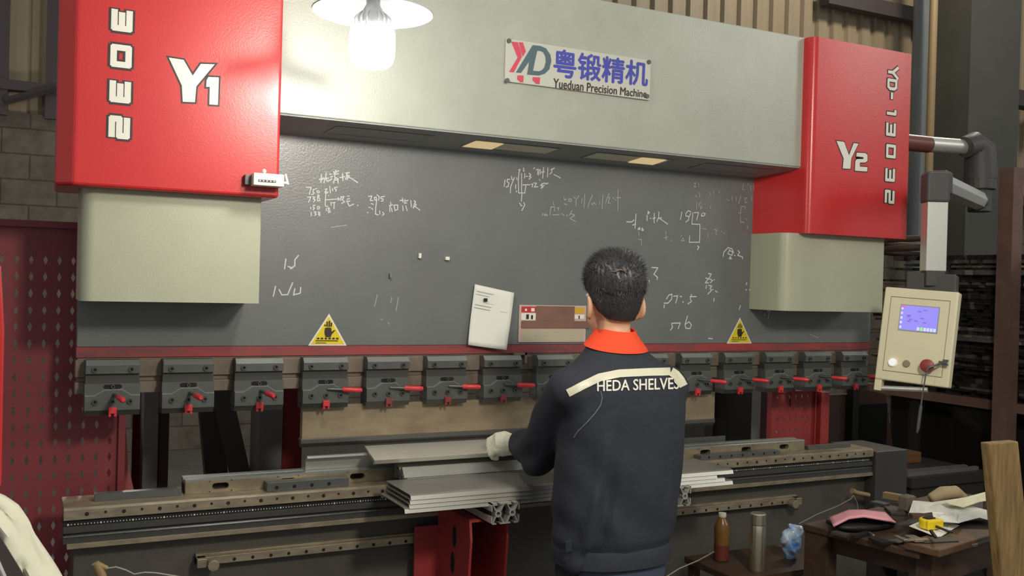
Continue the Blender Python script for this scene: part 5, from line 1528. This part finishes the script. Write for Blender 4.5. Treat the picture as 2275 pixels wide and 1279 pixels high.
solo('floor_cable', MB().tube([at(1478, 1282, -.5), at(1510, 1262, -.5), at(1550, 1245, -.5), at(1592, 1222, -.45)], .002, 6), wire_m, 'thin grey cable running up beside the tea bottle', 'cable')

# ------------------------------------------------------------------ foreground at the left edge
FY = -1.6
edge = [(-140, 1290), (-140, 1085), (-60, 1088), (0, 1105), (34, 1127), (60, 1160), (72, 1186), (82, 1206), (104, 1240), (118, 1262), (136, 1290)]
BG = thing('cream_bag', 'pale cream cloth bag with dark strap at the bottom left corner', 'bag', tuple(at(0, 1290, FY)))
def bagfn(s, t):
    e = interp(edge[2:], s); b_ = at(e[0], e[1], FY)
    inn = interp([(-150, 1095), (-140, 1120), (-120, 1160), (-100, 1200), (-80, 1240), (-60, 1270), (-50, 1300), (-40, 1310), (-30, 1320)], s); c__ = at(inn[0], inn[1], FY)
    p = b_ * (1 - t) + c__ * t
    f_ = .006 * math.sin(21 * t + 4 * s) * math.sin(PI * min(t * 2, 1)) + .004 * math.sin(37 * t - 9 * s)
    return p + np.array([0, -.05 * math.sin(PI * min(1, t * 1.2 + .02)) - f_, 0])
cream = mat('cream_cloth', srgb(206, 204, 184), .85, bump=.2, bscale=40)
build('cloth', MB().grid(bagfn, 28, 24), cream, BG, solid=.012, smooth=70)
m = MB()
A, B = at(-12, 1140, FY), at(92, 1310, FY)
A2, B2 = at(-12, 1196, FY), at(38, 1310, FY)
off = np.array([0, -.066, 0])
tk = np.array([0, -.006, 0])
m.add([p + off for p in (A, B, B2, A2)] + [p + off + tk for p in (A, B, B2, A2)], [(0, 1, 2, 3), (7, 6, 5, 4), (0, 4, 5, 1), (1, 5, 6, 2), (2, 6, 7, 3), (3, 7, 4, 0)])
build('strap', m, mat('dark_strap', srgb(66, 60, 56), .7), BG)
build('strap_edge', MB().tube([A2 + off + tk, B2 + off + tk], .003, 8), mat('strap_edge_light', srgb(190, 184, 184), .4), BG)
ed = [(-70, 560), (0, 590), (8, 735), (2, 1080), (-70, 1086)]
P = pxz(ed, -1.2)
m = MB().prism(P, -1.2, -1.1, 'y')
zl = min(z for x, z in P)
RB = thing('red_cabinet', 'thin red edge of a cabinet at the left border', 'cabinet', (P[0][0], -1.15, 0))
build('cabinet_top', m, RED, RB, bevel=.002)
build('cabinet_leg', MB().box(min(x for x, z in P), P[3][0] - .004, -1.19, -1.11, 0, zl), RED_DULL, RB)
